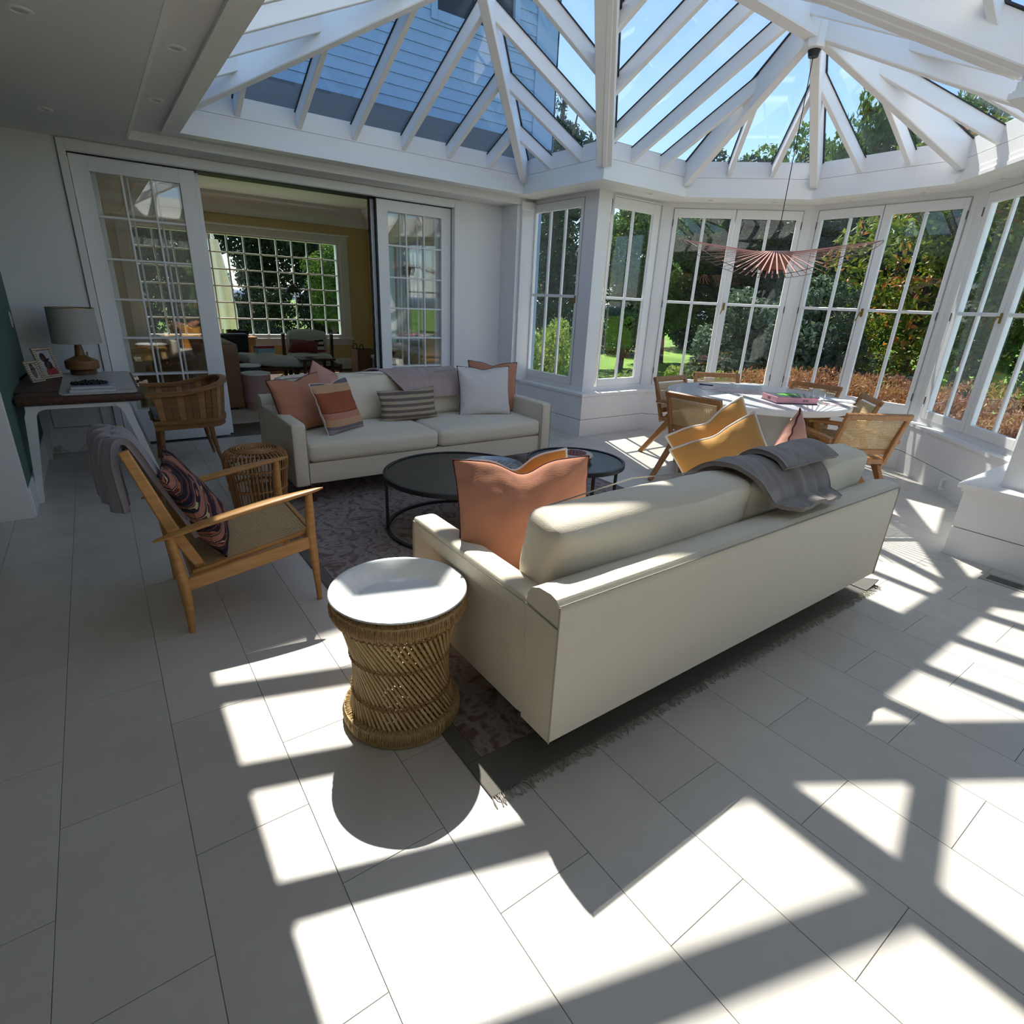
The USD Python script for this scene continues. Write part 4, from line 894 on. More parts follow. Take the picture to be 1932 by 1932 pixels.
def banded(name, stops, axis='z', jig=0.006, weave=500, scale=1.0, interp=False):
    """cloth in bands along an axis of the object: stops are (metres, colour)"""
    hi = stops[-1][0]; ramp = [(s / hi, c) for s, c in stops]
    return mat(name, {'g': ('texture_coordinate', {}), 'x': ('separate_xyz', {}), 'n': ('noise_texture', {'scale': 18.0, 'detail': 2.0}), 'n2': ('noise_texture', {'scale': weave, 'detail': 1.0}), 'j': ('math', {'math_type': 'multiply_add', 'value2': jig}), 'd': ('math', {'math_type': 'divide', 'value2': hi}),
                      'r': ('rgb_ramp', {'ramp': ramp, 'interpolate': interp}), 'k': ('map_range', {'to_min': 0.8, 'to_max': 1.15}), 'mx': ('mix', {'mix_type': 'multiply', 'fac': 1.0}), 'b': ('bump', {'strength': 0.35, 'distance': 0.002}), 'p': ('principled_bsdf', {'roughness': 0.9, 'specular_ior_level': 0.15})},
               [('g.object', 'x.vector'), ('g.object', 'n.vector'), ('g.object', 'n2.vector'), ('n.fac', 'j.value1'), ('x.' + axis, 'j.value3'), ('j.value', 'd.value1'), ('d.value', 'r.fac'), ('n2.fac', 'k.value'), ('r.color', 'mx.color1'), ('k.result', 'mx.color2'), ('mx.color', 'p.base_color'), ('n2.fac', 'b.height'), ('b.normal', 'p.normal')])


STRIPE = banded('taupe_stripe', [(0.0, (0.17, 0.125, 0.11))] + [(0.012 + 0.052 * k + (0.026 if q else 0), (0.40, 0.34, 0.24) if q == 0 else (0.17, 0.125, 0.11)) for k in range(7) for q in (0, 1)])
PATCH = banded('patchwork', [(0.0, (0.30, 0.25, 0.26)), (0.05, (0.17, 0.15, 0.17)), (0.075, (0.52, 0.32, 0.18)), (0.135, (0.50, 0.22, 0.15)), (0.185, (0.10, 0.03, 0.02)), (0.19, (0.33, 0.10, 0.05)), (0.345, (0.54, 0.34, 0.19)), (0.405, (0.16, 0.14, 0.16)), (0.435, (0.29, 0.24, 0.25)), (0.5, (0.22, 0.15, 0.17))])
# sofa in the foreground
cushion('scatter_cushion', 'big terracotta cushion with dark edge standing at the near end of the foreground sofa', 0.60, 0.52, 0.20, (1.36, 1.72, 0.37), (-0.45, -0.89), 0.28, TERRA, MAROON, -0.03, 3, 0.055, wr=0.014)
cushion('scatter_cushion', 'orange cushion with white edge just behind the big terracotta cushion', 0.52, 0.47, 0.17, (1.50, 1.93, 0.37), (-0.42, -0.91), 0.22, ORANGE, CREAM, -0.10, 8, 0.06, edge_r=0.008)
cushion('scatter_cushion', 'ochre cushion with white edge, the farther of the two ochre ones', 0.50, 0.50, 0.17, (3.10, 1.84, 0.47), (-0.62, -0.78), 0.12, OCHRE, CREAM, -0.55, 5, 0.03, edge_r=0.009)
cushion('scatter_cushion', 'ochre cushion with white edge, the nearer one touching the grey throw', 0.50, 0.48, 0.18, (2.92, 1.66, 0.44), (-0.78, -0.62), 0.12, OCHRE, CREAM, -0.55, 6, 0.02, edge_r=0.009)
cushion('scatter_cushion', 'dusty pink cushion with dark seam at the far end of the foreground sofa', 0.48, 0.46, 0.20, (3.36, 1.72, 0.45), (-0.30, 0.95), 0.05, PINKL, MAROON, -0.6, 9, 0.01)
# sofa by the doors
cushion('scatter_cushion', 'terracotta cushion with folded dark-edged corner at the left end of the door-side sofa', 0.50, 0.47, 0.19, (1.36, 4.86, 0.37), (0.35, -0.94), 0.30, TERRA, MAROON, -0.06, 12, 0.03, wr=0.014)
cushion('scatter_cushion', 'dusty pink cushion showing one pointed corner behind the terracotta one', 0.48, 0.48, 0.16, (1.50, 5.08, 0.40), (0.1, -1.0), 0.12, PINKL, MAROON, 0.50, 13)
cushion('scatter_cushion', 'patchwork cushion of rust, tan and grey bands on the door-side sofa', 0.42, 0.46, 0.15, (1.62, 4.66, 0.37), (0.42, -0.90), 0.36, PATCH, CREAM, -0.06, 14, 0.02, edge_r=0.004, back_mat=CREAM)
cushion('scatter_cushion', 'small oblong taupe and beige striped cushion on the door-side sofa', 0.60, 0.30, 0.14, (2.34, 4.90, 0.37), (0.02, -1.0), 0.25, STRIPE, STRIPE, -0.02, 15, 0.012)
cushion('scatter_cushion', 'pale grey square cushion with dark edge at the right of the door-side sofa', 0.56, 0.50, 0.17, (3.14, 4.80, 0.37), (-0.25, -0.97), 0.22, PALE, NAVYE, 0.0, 16, 0.02)
cushion('scatter_cushion', 'terracotta cushion with dark edge behind the pale grey square one', 0.54, 0.52, 0.16, (3.36, 5.00, 0.37), (-0.35, -0.94), 0.2, TERRA, NAVYE, 0.03, 17, 0.03)

# ---------------------------------------------------------------- throws
MAUVE = fabric('mauve_wool', (0.37, 0.285, 0.265), 0.12, 260, 0.6, 0.95, 0.3)
GREYW = fabric('taupe_wool', (0.23, 0.20, 0.185), 0.14, 260, 0.6, 0.95, 0.3)
LILAC = fabric('lilac_grey_wool', (0.27, 0.25, 0.29), 0.12, 260, 0.6, 0.95, 0.3)


def drape(prof, xs, skew, amp, seed, thick=0.012, narrow=None):
    """a cloth carried over a profile (y, z), spread along x; skew shifts x along the profile, folds are noise"""
    prof = bez(prof, 6); m = len(prof); n = len(xs); P = np.zeros((n, m, 3)); s = np.linspace(0, 1, m)
    for i, x in enumerate(xs):
        u = i / (n - 1); w = 1.0 if narrow is None else narrow(s)
        P[i, :, 0] = xs.mean() + (x - xs.mean()) * w + skew(s) if callable(skew) else x + skew * s
        P[i, :, 1] = prof[:, 0]; P[i, :, 2] = prof[:, 1]
    N = meshkit.fbm(np.stack([P[..., 0] * 9 + seed, np.broadcast_to(s, (n, m)) * 1.6, P[..., 0] * 0], -1), 3, seed) - 0.4
    T = np.gradient(P, axis=1); nr = np.stack([T[..., 1] * 0, -T[..., 2], T[..., 1]], -1); nr /= np.linalg.norm(nr, axis=2, keepdims=True) + 1e-9
    if nr[..., 2].mean() < 0: nr = -nr
    return P + nr * (np.abs(N)[..., None] * amp + thick), thick


t = thing('throw_blanket', 'mauve wool throw with fringed end over the back of the door-side sofa', 'blanket', (0, 0, 1.51 * (1 - KS))); UsdGeom.Xformable(t).AddScaleOp().Set(Gf.Vec3f(KS, KS, KS))
P, k = drape([(5.46, 0.62), (5.40, 0.70), (5.33, 0.775), (5.22, 0.80), (5.10, 0.76), (5.03, 0.66), (5.00, 0.56)], np.linspace(1.93, 2.95, 44), lambda s: 0.22 * s, 0.035, 2, 0.014, lambda s: 1.0 - 0.62 * np.clip(s - 0.25, 0, 1))
obj('blanket', MB().grid(P, 0.014), MAUVE, t, smooth=True)
fr = MB(); rg = np.random.default_rng(2); e = P[-1]
for q in range(60):
    a = e[0] * 0; s = q / 59 * (len(e) - 1); i = min(int(s), len(e) - 2); o = e[i] + (e[i + 1] - e[i]) * (s - i)
    fr.tube([o, o + np.array([0.02, -0.004, -0.012]) + rg.normal(0, .004, 3), o + np.array([0.038, -0.006, -0.035]) + rg.normal(0, .006, 3)], 0.0022, 4)
obj('fringe', fr, MAUVE, t, kind='stuff')
t = thing('throw_blanket', 'taupe wool throw hanging over the back of the foreground sofa', 'blanket', (0, 0, 1.51 * (1 - KS))); UsdGeom.Xformable(t).AddScaleOp().Set(Gf.Vec3f(KS, KS, KS))
P, k = drape([(1.60, 0.60), (1.56, 0.72), (1.48, 0.80), (1.38, 0.80), (1.30, 0.74), (1.25, 0.66), (1.19, 0.640), (1.15, 0.632)], np.linspace(2.12, 2.98, 40), lambda s: 0.16 * s, 0.06, 5, 0.02, lambda s: 1.0 - 0.58 * s)
obj('blanket', MB().grid(P, 0.022), GREYW, t, smooth=True)
P, k = drape([(1.60, 0.62), (1.55, 0.745), (1.46, 0.815), (1.37, 0.815), (1.31, 0.78)], np.linspace(2.55, 3.06, 26), lambda s: 0.02 * s, 0.05, 9, 0.03)
obj('fold', MB().grid(P, 0.025), GREYW, t, smooth=True)

# ---------------------------------------------------------------- coffee tables and what stands on them
BRONZE = plain('bronze_top', (0.095, 0.088, 0.062), 0.32, 0.65)
BLUEBLK = plain('blue_black_top', (0.05, 0.055, 0.062), 0.28, 0.55)


def coffee_table(label, c, R, h, m, rot):
    g = thing('coffee_table', label, 'coffee table', (c[0], c[1], 0.0085))
    obj('tabletop', MB().lathe([(0.0, h - 0.022), (R - 0.01, h - 0.022), (R - 0.003, h - 0.018), (R - 0.003, h - 0.006), (R - 0.022, h - 0.004), (0.0, h - 0.004)], 72), m, g, smooth=30)
    obj('rim', MB().lathe([(R - 0.022, h - 0.026), (R, h - 0.026), (R, h + 0.002), (R - 0.004, h + 0.004), (R - 0.018, h + 0.004), (R - 0.022, h)], 72), BLACKMETAL, g, smooth=30)
    obj('base_ring', MB().lathe([(R - 0.030, 0.0), (R - 0.008, 0.0), (R - 0.008, 0.018), (R - 0.030, 0.018), (R - 0.030, 0.0)], 72), BLACKMETAL, g, smooth=30)
    for k in range(4):
        a = rot + k * PI / 2; o = (R - 0.019) * np.array([math.cos(a), math.sin(a)])
        obj('leg', MB().ab((-0.010, -0.010, 0.016), (0.010, 0.010, h - 0.024), 0.002, rotz(a), (o[0], o[1], 0)), BLACKMETAL, g)
    return g


coffee_table('large round coffee table with dark bronze top on a ring base', (1.835, 3.11), 0.505, 0.40, BRONZE, math.radians(160))
coffee_table('smaller round coffee table with blue-black top nearer the dining table', (2.76, 2.965), 0.368, 0.40, BLUEBLK, math.radians(-20))

SILVER = plain('silvered_shell', (0.42, 0.46, 0.50), 0.22, 0.6); DKCELL = plain('tray_dark', (0.05, 0.055, 0.07), 0.4)
g = thing('round_tray', 'round tray of silvery overlapping discs on the larger coffee table', 'tray', (2.06, 3.04, 0.4125))
obj('rim', MB().lathe([(0.0, 0.0), (0.19, 0.0), (0.215, 0.03), (0.212, 0.034), (0.188, 0.010), (0.0, 0.010)], 48), SILVER, g, smooth=40)
obj('well', MB().lathe([(0.0, 0.0105), (0.187, 0.0105), (0.187, 0.0125), (0.0, 0.0125)], 48), DKCELL, g)
for i, (r, n) in enumerate(((0.0, 1), (0.036, 6), (0.072, 12), (0.108, 18), (0.144, 24), (0.172, 28))):
    for k in range(n):
        a = 2 * PI * (k + 0.5 * (i % 2)) / n; obj('disc', MB().lathe([(0.0, 0.0), (0.0155, 0.0), (0.0165, 0.002), (0.0, 0.003)], 10, (r * math.cos(a), r * math.sin(a), 0.0125), rotx(0.12 * math.sin(a)) @ roty(-0.12 * math.cos(a))), SILVER, g)
g = thing('round_trinket_box', 'small round cream box with dark red woven lattice lid', 'box', (2.76, 2.975, 0.4125))
obj('body', MB().lathe([(0, 0), (0.115, 0), (0.125, 0.012), (0.125, 0.026), (0, 0.026)], 40), plain('box_dark', (0.06, 0.035, 0.03), 0.5), g, smooth=40)
obj('lid', MB().lathe([(0, 0.026), (0.13, 0.026), (0.135, 0.032), (0.13, 0.042), (0.10, 0.046), (0, 0.046)], 40), plain('box_cream', (0.55, 0.50, 0.42), 0.45), g, smooth=40)
b = MB()
for k in range(-3, 4):
    for sgn in (-1, 1):
        L = math.sqrt(max(0.0, 0.085 ** 2 - (k * 0.024) ** 2)); b.box((0, k * 0.024, 0.0475 + (0.001 if sgn > 0 else 0)), (2 * L, 0.010, 0.003), 0, rotz(sgn * PI / 4))
obj('lattice', b, plain('lattice_red', (0.20, 0.03, 0.025), 0.5), g)

# ---------------------------------------------------------------- woven stools
BAM = [wood('bamboo_%d' % i, c1, c2, (9, 9, 3), 0.45) for i, (c1, c2) in enumerate((((0.52, 0.33, 0.13), (0.72, 0.53, 0.26)), ((0.45, 0.28, 0.11), (0.66, 0.46, 0.21)), ((0.58, 0.40, 0.18), (0.78, 0.60, 0.32))))]
ROPE = wood('cane_wrap', (0.30, 0.15, 0.06), (0.52, 0.31, 0.13), (30, 30, 30), 0.6)
ROPE2 = wood('cane_wrap_pale', (0.38, 0.25, 0.10), (0.58, 0.42, 0.20), (30, 30, 30), 0.6)
g = thing('bamboo_drum_stool', 'waisted bamboo drum stool with rope-bound rims holding a white enamel tray', 'stool', (0.716, 1.628, 0))
H0, H1, R0_, R1_, WST = 0.035, 0.47, 0.200, 0.222, 0.176
na = 64
def hyper(a, tw, r0, r1, z0, z1, dr=0.0):
    p = np.array([(r0 + dr) * math.cos(a), (r0 + dr) * math.sin(a), z0]); q = np.array([(r1 + dr) * math.cos(a + tw), (r1 + dr) * math.sin(a + tw), z1]); return p, q
for k in range(na):
    p, q = hyper(2 * PI * k / na, -1.20, R0_, R1_, H0, H1); m = (p + q) / 2
    obj('bamboo_stick', MB().tube([p, p * .75 + q * .25, m, p * .25 + q * .75, q], [0.0052, 0.006, 0.0055, 0.006, 0.0052], 7), BAM[k % 3], g, smooth=60)
b = MB()
for k in range(44):
    p, q = hyper(2 * PI * (k + .5) / 44, 1.20, R0_ - 0.014, R1_ - 0.014, H0, H1); b.tube([p, q], 0.005, 5)
obj('inner_stick_layer', b, BAM[1], g, kind='stuff')
b = MB()
for zt in (0.14, 0.295, 0.437):
    u = (zt - H0) / (H1 - H0); tw = -1.20
    x = np.array([(1 - u) * R0_ + u * R1_ * math.cos(tw), u * R1_ * math.sin(tw)]); r = np.hypot(*x) + 0.006
    th = np.linspace(0, 2 * PI, 260, endpoint=False); b.tube(np.stack([(r + 0.002 * np.sin(th * 64)) * np.cos(th), (r + 0.002 * np.sin(th * 64)) * np.sin(th), zt + 0.004 * np.cos(th * 64)], -1), 0.0022, 5, True); b.tube(np.stack([(r - 0.002 * np.sin(th * 64)) * np.cos(th), (r - .002 * np.sin(th * 64)) * np.sin(th), zt + 0.012 - 0.004 * np.cos(th * 64)], -1), 0.0022, 5, True)
obj('binding_cord', b, ROPE, g)
def wrapped(R, zc, rr, rz_, n, rg, zig=0.0):
    b = MB(); th = np.linspace(0, 2 * PI, 14)
    for k in range(n):
        a = 2 * PI * k / n + rg.normal(0, 0.004); s = rg.uniform(0.92, 1.05); sl = rg.normal(0, 0.012)
        pts = np.stack([(R + rr * s * np.cos(th)) * np.cos(a + sl * np.sin(th)), (R + rr * s * np.cos(th)) * np.sin(a + sl * np.sin(th)), zc + rz_ * s * np.sin(th)], -1); b.tube(pts[:-1], rg.uniform(0.0026, 0.0040), 5, True)
    return b
rg = np.random.default_rng(4)
obj('top_rim_wrap', wrapped(0.221, 0.486, 0.020, 0.034, 190, rg), ROPE, g, kind='stuff', smooth=60)
obj('base_rim_wrap', wrapped(0.200, 0.034, 0.020, 0.032, 170, rg), ROPE2, g, kind='stuff', smooth=60)
obj('top_rim', MB().lathe([(0.207, 0.455), (0.239, 0.465), (0.239, 0.512), (0.207, 0.520), (0.207, 0.455)], 40), ROPE2, g, smooth=30)
obj('base_rim', MB().lathe([(0.187, 0.004), (0.217, 0.004), (0.217, 0.06), (0.187, 0.065), (0.187, 0.004)], 40), ROPE2, g, smooth=30)
ENAM = plain('white_enamel', (0.82, 0.83, 0.81), 0.18, 0.0, coat_weight=0.4)
g = thing('enamel_tray', 'round white enamel tray with sloping sides sunk in the bamboo drum stool', 'tray', (0.716, 1.628, 0))
obj('tray', MB().lathe([(0.000, 0.486), (0.151, 0.486), (0.168, 0.490), (0.191, 0.512), (0.218, 0.535), (0.234, 0.541), (0.241, 0.539), (0.243, 0.534), (0.239, 0.531), (0.218, 0.528), (0.195, 0.508), (0.172, 0.484), (0.151, 0.480), (0.000, 0.480)][::-1], 72), ENAM, g, smooth=50)

RATT = [wood('rattan_%d' % i, c1, c2, (9, 9, 6), 0.4) for i, (c1, c2) in enumerate((((0.25, 0.10, 0.03), (0.42, 0.20, 0.07)), ((0.32, 0.14, 0.04), (0.50, 0.26, 0.09))))]
g = thing('rattan_stool', 'round open-weave rattan stool between the armchair and the door-side sofa', 'stool', (0.745, 4.05, 0))
for k in range(46):
    a = 2 * PI * k / 46; P = bez([(0.165, 0.012), (0.180, 0.15), (0.196, 0.30), (0.208, 0.39), (0.203, 0.430), (0.180, 0.455), (0.150, 0.462)], 4)
    obj('cane', MB().tube(np.stack([P[:, 0] * math.cos(a), P[:, 0] * math.sin(a), P[:, 1]], -1), 0.0058, 6), RATT[k % 2], g, smooth=60)
th = np.linspace(0, 2 * PI, 64, endpoint=False)
for r, z in ((0.145, 0.468), (0.128, 0.469), (0.110, 0.469), (0.092, 0.469), (0.074, 0.469), (0.056, 0.469), (0.038, 0.469), (0.020, 0.469)):
    obj('coil_ring', MB().tube(np.stack([r * np.cos(th), r * np.sin(th), z + 0 * th], -1), 0.0072, 6, True), RATT[int(r * 100) % 2], g, smooth=60)
for r, z in ((0.168, 0.012), (0.189, 0.20), (0.205, 0.345), (0.172, 0.20), (0.189, 0.345)):
    obj('hoop', MB().tube(np.stack([r * np.cos(th), r * np.sin(th), z + 0.002 * np.sin(23 * th)], -1), 0.006, 6, True), RATT[0], g, smooth=60)
b = MB()
for k in range(46):
    a = 2 * PI * k / 46
    for r, z in ((0.187, 0.20), (0.202, 0.345)): b.lathe([(0, -0.011), (0.0085, -0.008), (0.0095, 0), (0.0085, 0.008), (0, 0.011)], 6, (r * math.cos(a), r * math.sin(a), z))
obj('cord_knots', b, RATT[1], g, kind='stuff')
obj('inner_drum', MB().lathe([(0.0, 0.452), (0.142, 0.452), (0.142, 0.458), (0.0, 0.458)], 32), RATT[0], g)

# ---------------------------------------------------------------- armchair with cane seat
def weave(b, o, ux, uy, w, h, nx, ny, sw, nz, th=0.0022):
    """woven strips filling a panel w x h from corner o along ux and uy"""
    o, ux, uy, nz = map(np.asarray, (o, ux, uy, nz)); R = np.stack([ux, uy, nz], 1)
    for i in range(nx): b.box(((i + 0.5) * w / nx, h / 2, 0.0006 * (i % 2)), (sw, h, th), 0, R, o)
    for j in range(ny): b.box((w / 2, (j + 0.5) * h / ny, 0.0012 * (j % 2) - 0.0002), (w, sw, th), 0, R, o)
    return b


g = thing('lounge_armchair', 'low teak armchair with woven cane seat and sloping pointed arms', 'armchair')
for y in (2.62, 3.24):
    s = 1 if y < 3 else -1
    obj('leg', MB().tube(bez([(0.708, y, 0.0), (0.702, y, 0.20), (0.694, y, 0.40), (0.700, y, 0.595)], 4), [0.0135] + list(np.interp(np.linspace(0, 1, 12), [0, .45, .75, 1], [0.0145, 0.022, 0.0235, 0.017])), 12), HONEY, g, smooth=60)
    obj('leg', MB().tube(bez([(0.118, y, 0.0), (0.122, y, 0.14), (0.118, y, 0.27), (0.098, y, 0.485)], 4), [0.0135] + list(np.interp(np.linspace(0, 1, 12), [0, .45, .7, 1], [0.0150, 0.0235, 0.024, 0.018])), 12), HONEY, g, smooth=60)
    out_ = []; L = np.linspace(0, 1, 25); Wd = 0.036 * np.minimum(1, np.sin(np.clip(L, 0.0, 1) * PI) ** 0.45 + 0.02)
    ctr = np.stack([0.035 + 0.735 * L, y - s * 0.004 + 0 * L, 0.478 + 0.128 * L + 0.012 * np.sin(L * PI)], -1)
    for k in range(12):
        a = 2 * PI * k / 12; out_.append(ctr + np.stack([0 * L, Wd * math.cos(a), 0.013 * np.sign(math.sin(a)) * abs(math.sin(a)) ** 0.6 * (0.35 + 0.65 * Wd / 0.036)], -1))
    A = np.array(out_); obj('armrest', MB().grid(np.concatenate([A, A[:1]])[::-1]), HONEY, g, smooth=60)
    obj('side_rail', MB().beam((0.125, y, 0.243), (0.692, y, 0.336), 0.024, 0.062, w2=0.026, h2=0.066, ch=0.004), HONEY, g)
    yp_ = y + s * 0.055
    obj('back_post', MB().beam((0.225, yp_, 0.245), (0.118, yp_, 0.49), 0.024, 0.040, (1, 0, 0.4), h2=0.052, ch=0.006).beam((0.120, yp_, 0.485), (0.0, yp_, 0.865), 0.024, 0.052, (1, 0, 0.3), h2=0.040, ch=0.006), HONEY, g)
obj('front_rail', MB().beam((0.700, 2.63, 0.345), (0.700, 3.23, 0.345), 0.024, 0.06, ch=0.004), HONEY, g)
obj('rear_rail', MB().beam((0.165, 2.63, 0.262), (0.165, 3.23, 0.262), 0.024, 0.05, ch=0.004), HONEY, g)
for t in (0.20, 0.42, 0.64, 0.84): obj('back_slat', MB().beam((0.12 - 0.12 * (t - .2) / .7, 2.68, 0.485 + 0.38 * (t - .2) / .7), (0.12 - 0.12 * (t - .2) / .7, 3.18, 0.485 + 0.38 * (t - .2) / .7), 0.012, 0.042, (0.3, 0, 1), ch=0.003), HONEY, g)
sd = np.array([0.692 - 0.17, 0, 0.392 - 0.292]); sl = np.linalg.norm(sd); sd /= sl; sn = np.cross(sd, [0, 1.0, 0]); sn = -sn if sn[2] < 0 else sn
obj('cane_seat', weave(MB(), (0.175, 2.648, 0.290), sd, (0, 1, 0), sl - 0.01, 0.565, 40, 44, 0.0088, sn), CANE, g, label='woven cane seat')
obj('seat_frame', MB().beam((0.165, 2.645, 0.284), (0.70, 2.645, 0.386), 0.02, 0.022, ch=.003).beam((0.165, 3.215, 0.284), (0.70, 3.215, 0.386), 0.02, 0.022, ch=.003).beam((0.700, 2.64, 0.386), (0.70, 3.22, 0.386), 0.022, 0.022, ch=.003), HONEY, g)

KILIM = mat('kilim', {'g': ('texture_coordinate', {}), 'm': ('mapping', {'rotation': (0, 0.5, 0)}), 'w': ('wave_texture', {'scale': 2.6, 'distortion': 3.0, 'detail': 2.0, 'detail_scale': 1.3, 'bands_direction': 'z'}), 'w2': ('wave_texture', {'scale': 9.0, 'distortion': 2.0, 'detail': 1.0, 'bands_direction': 'z'}), 'n': ('noise_texture', {'scale': 300.0}), 'a': ('math', {'math_type': 'multiply_add', 'value2': 0.28}),
                      'r': ('rgb_ramp', {'interpolate': False, 'ramp': [(0.0, (0.02, 0.018, 0.03)), (0.26, (0.16, 0.055, 0.045)), (0.38, (0.025, 0.022, 0.035)), (0.55, (0.30, 0.13, 0.08)), (0.66, (0.10, 0.03, 0.03)), (0.74, (0.48, 0.40, 0.24)), (0.80, (0.03, 0.025, 0.04)), (0.98, (0.36, 0.16, 0.12)), (1.1, (0.03, 0.025, 0.04))]}),
                      'b': ('bump', {'strength': 0.4, 'distance': 0.002}), 'p': ('principled_bsdf', {'roughness': 0.92, 'specular_ior_level': 0.15})},
            [('g.object', 'm.vector'), ('m.vector', 'w.vector'), ('m.vector', 'w2.vector'), ('g.object', 'n.vector'), ('w2.fac', 'a.value1'), ('w.fac', 'a.value3'), ('a.value', 'r.fac'), ('r.color', 'p.base_color'), ('n.fac', 'b.height'), ('b.normal', 'p.normal')])
cushion('scatter_cushion', 'dark kilim cushion with rust and cream zigzag bands on the armchair', 0.50, 0.47, 0.15, (0.345, 2.915, 0.325), (1.0, -0.12), 0.46, KILIM, KILIM, 0.0, 21, 0.0, wr=0.01, k=1)
t = thing('throw_blanket', 'lilac-grey throw with knitted edge folded over the top of the armchair', 'blanket')
prof = bez([(0.215, 0.425), (0.165, 0.550), (0.095, 0.705), (0.045, 0.825), (0.005, 0.890), (-0.035, 0.880), (-0.055, 0.80), (-0.055, 0.69), (-0.05, 0.59)], 8)
ys = np.linspace(2.715, 3.03, 26); P = np.zeros((26, len(prof), 3)); s = np.linspace(0, 1, len(prof))
for i, y in enumerate(ys): P[i, :, 0] = prof[:, 0] + 0.016 * np.sin(i * 0.65 + 2.0 * s) * (0.3 + 1.2 * s); P[i, :, 1] = 2.87 + (y - 2.87) * (1 - 0.1 * np.sin(s * PI)); P[i, :, 2] = prof[:, 1] + 0.0 * s
obj('blanket', MB().grid(P, 0.028), LILAC, t, smooth=True)
P2 = P.copy()[:, 30:]; P2[..., 0] -= 0.035 + 0.01 * np.sin(P2[..., 1] * 40); P2[..., 1] += 0.05; P2[:, :, 2] += np.linspace(0, 0.03, P2.shape[1]); obj('fold', MB().grid(P2, 0.02), LILAC, t, smooth=True)
b = MB(); rg = np.random.default_rng(3)
for i in range(13):
    for j in range(6):
        y = 2.725 + i * 0.0245 + 0.013 * (j % 2); q = 0.02 + j * 0.026; o = np.array([0.238 - q * 0.40, y, 0.415 + q * 0.90])
        v, f = puff((0.020, 0.024, 0.034), 0.0095, n=3); b.add(v, f, rotx(0.4 if (i + j) % 2 else -0.4), o)
obj('knitted_edge', b, plain('knit_grey', (0.26, 0.25, 0.29), 0.95), t, kind='stuff', smooth=True)

# ---------------------------------------------------------------- desk corner
SATIN = paint('satin_white', (0.72, 0.73, 0.70), 0.35); DESKTOP = plain('desk_grey_top', (0.52, 0.53, 0.52), 0.35)
g = thing('desk', 'walnut desk with grey-white top and white arched legs against the green wall', 'desk')
out_ = Polygon([(-0.553, 5.02), (0.185, 5.02), (0.185, 6.26), (-0.553, 6.26)]).buffer(-0.06).buffer(0.06, 8)
v, f = puff((0.752, 1.245, 0.074), 0.036, n=14); obj('body', MB().add(v, f, None, (-0.178, 5.64, 0.705)), WALNUT, g, smooth=50)
obj('rear_box', MB().ab((-0.553, 5.20, 0.735), (-0.305, 6.25, 0.7455), 0.003), WALNUT, g)
obj('writing_top', MB().prism(Polygon([(-0.298, 5.035), (0.17, 5.035), (0.17, 6.245), (-0.298, 6.245)]).buffer(-0.035).buffer(0.035, 8), 0.735, 0.7465), DESKTOP, g)
for y, fy in ((5.06, -0.11), (6.22, 0.02)):
    b = MB()
    for x0, x1 in ((-0.49, -0.535), (0.09, 0.228)):
        s = 1 if x0 < -0.3 else -1
        P = [(x0, 0.668), (x0 + s * 0.075, 0.668), (x0 + s * 0.048 + (x1 - x0) * .12, 0.60), (x1 + s * 0.018, 0.004), (x1 - s * 0.018, 0.004), (x0 - s * 0.022, 0.60)]
        m = trimesh.creation.extrude_polygon(Polygon(P).buffer(0.006).buffer(-0.006), 0.038, engine='earcut'); q = m.vertices; w_ = np.stack([q[:, 0], y + (q[:, 2] - 0.019) + fy * (0.668 - q[:, 1]) / 0.668, q[:, 1]], 1)
        obj('leg', MB().add(w_, m.faces), SATIN, g)
    P = Polygon([(-0.50, 0.672), (0.10, 0.672), (0.12, 0.60), (0.085, 0.60), (0.055, 0.63), (0.02, 0.645), (-0.40, 0.645), (-0.435, 0.63), (-0.455, 0.60), (-0.50, 0.60)])
    m = trimesh.creation.extrude_polygon(P, 0.036, engine='earcut'); q = m.vertices; obj('leg_rail', MB().add(np.stack([q[:, 0], y + q[:, 2] - 0.018, q[:, 1]], 1), m.faces), SATIN, g)

LAMPW = wood('lamp_wood', (0.17, 0.075, 0.022), (0.30, 0.15, 0.05), (3, 3, 14), 0.35)
SHADE = mat('lamp_shade', {'g': ('texture_coordinate', {}), 'n': ('noise_texture', {'scale': 300.0}), 'd': ('diffuse_bsdf', {'color': (0.66, 0.65, 0.62)}), 't': ('translucent_bsdf', {'color': (0.5, 0.48, 0.44)}), 'm': ('mix_closure', {'fac': 0.25})}, [('g.object', 'n.vector'), ('d.BSDF', 'm.closure1'), ('t.BSDF', 'm.closure2')], surface='m.closure')
g = thing('table_lamp', 'table lamp with turned wooden base and wide pale drum shade on the desk', 'lamp', (-0.152, 6.12, 0.7465))
obj('base', MB().lathe([(0.0, 0), (0.092, 0), (0.094, 0.006), (0.094, 0.036), (0.088, 0.044), (0.0, 0.044)], 40), wood('lamp_wood_dark', (0.09, 0.035, 0.014), (0.17, 0.07, 0.03), (3, 3, 14), 0.4), g, smooth=30)
obj('body', MB().lathe([(0.0, 0.04), (0.112, 0.044), (0.120, 0.054), (0.121, 0.104), (0.116, 0.116), (0.045, 0.150), (0.036, 0.158), (0.034, 0.175), (0.021, 0.28), (0.0, 0.28)], 48), LAMPW, g, smooth=30)
obj('stem', MB().tube([(0, 0, 0.27), (0, 0, 0.50)], 0.006, 10), BRASS, g)
obj('shade', MB().lathe([(0.172, 0.258), (0.164, 0.540), (0.161, 0.540), (0.169, 0.258), (0.172, 0.258)], 64), SHADE, g, smooth=60)
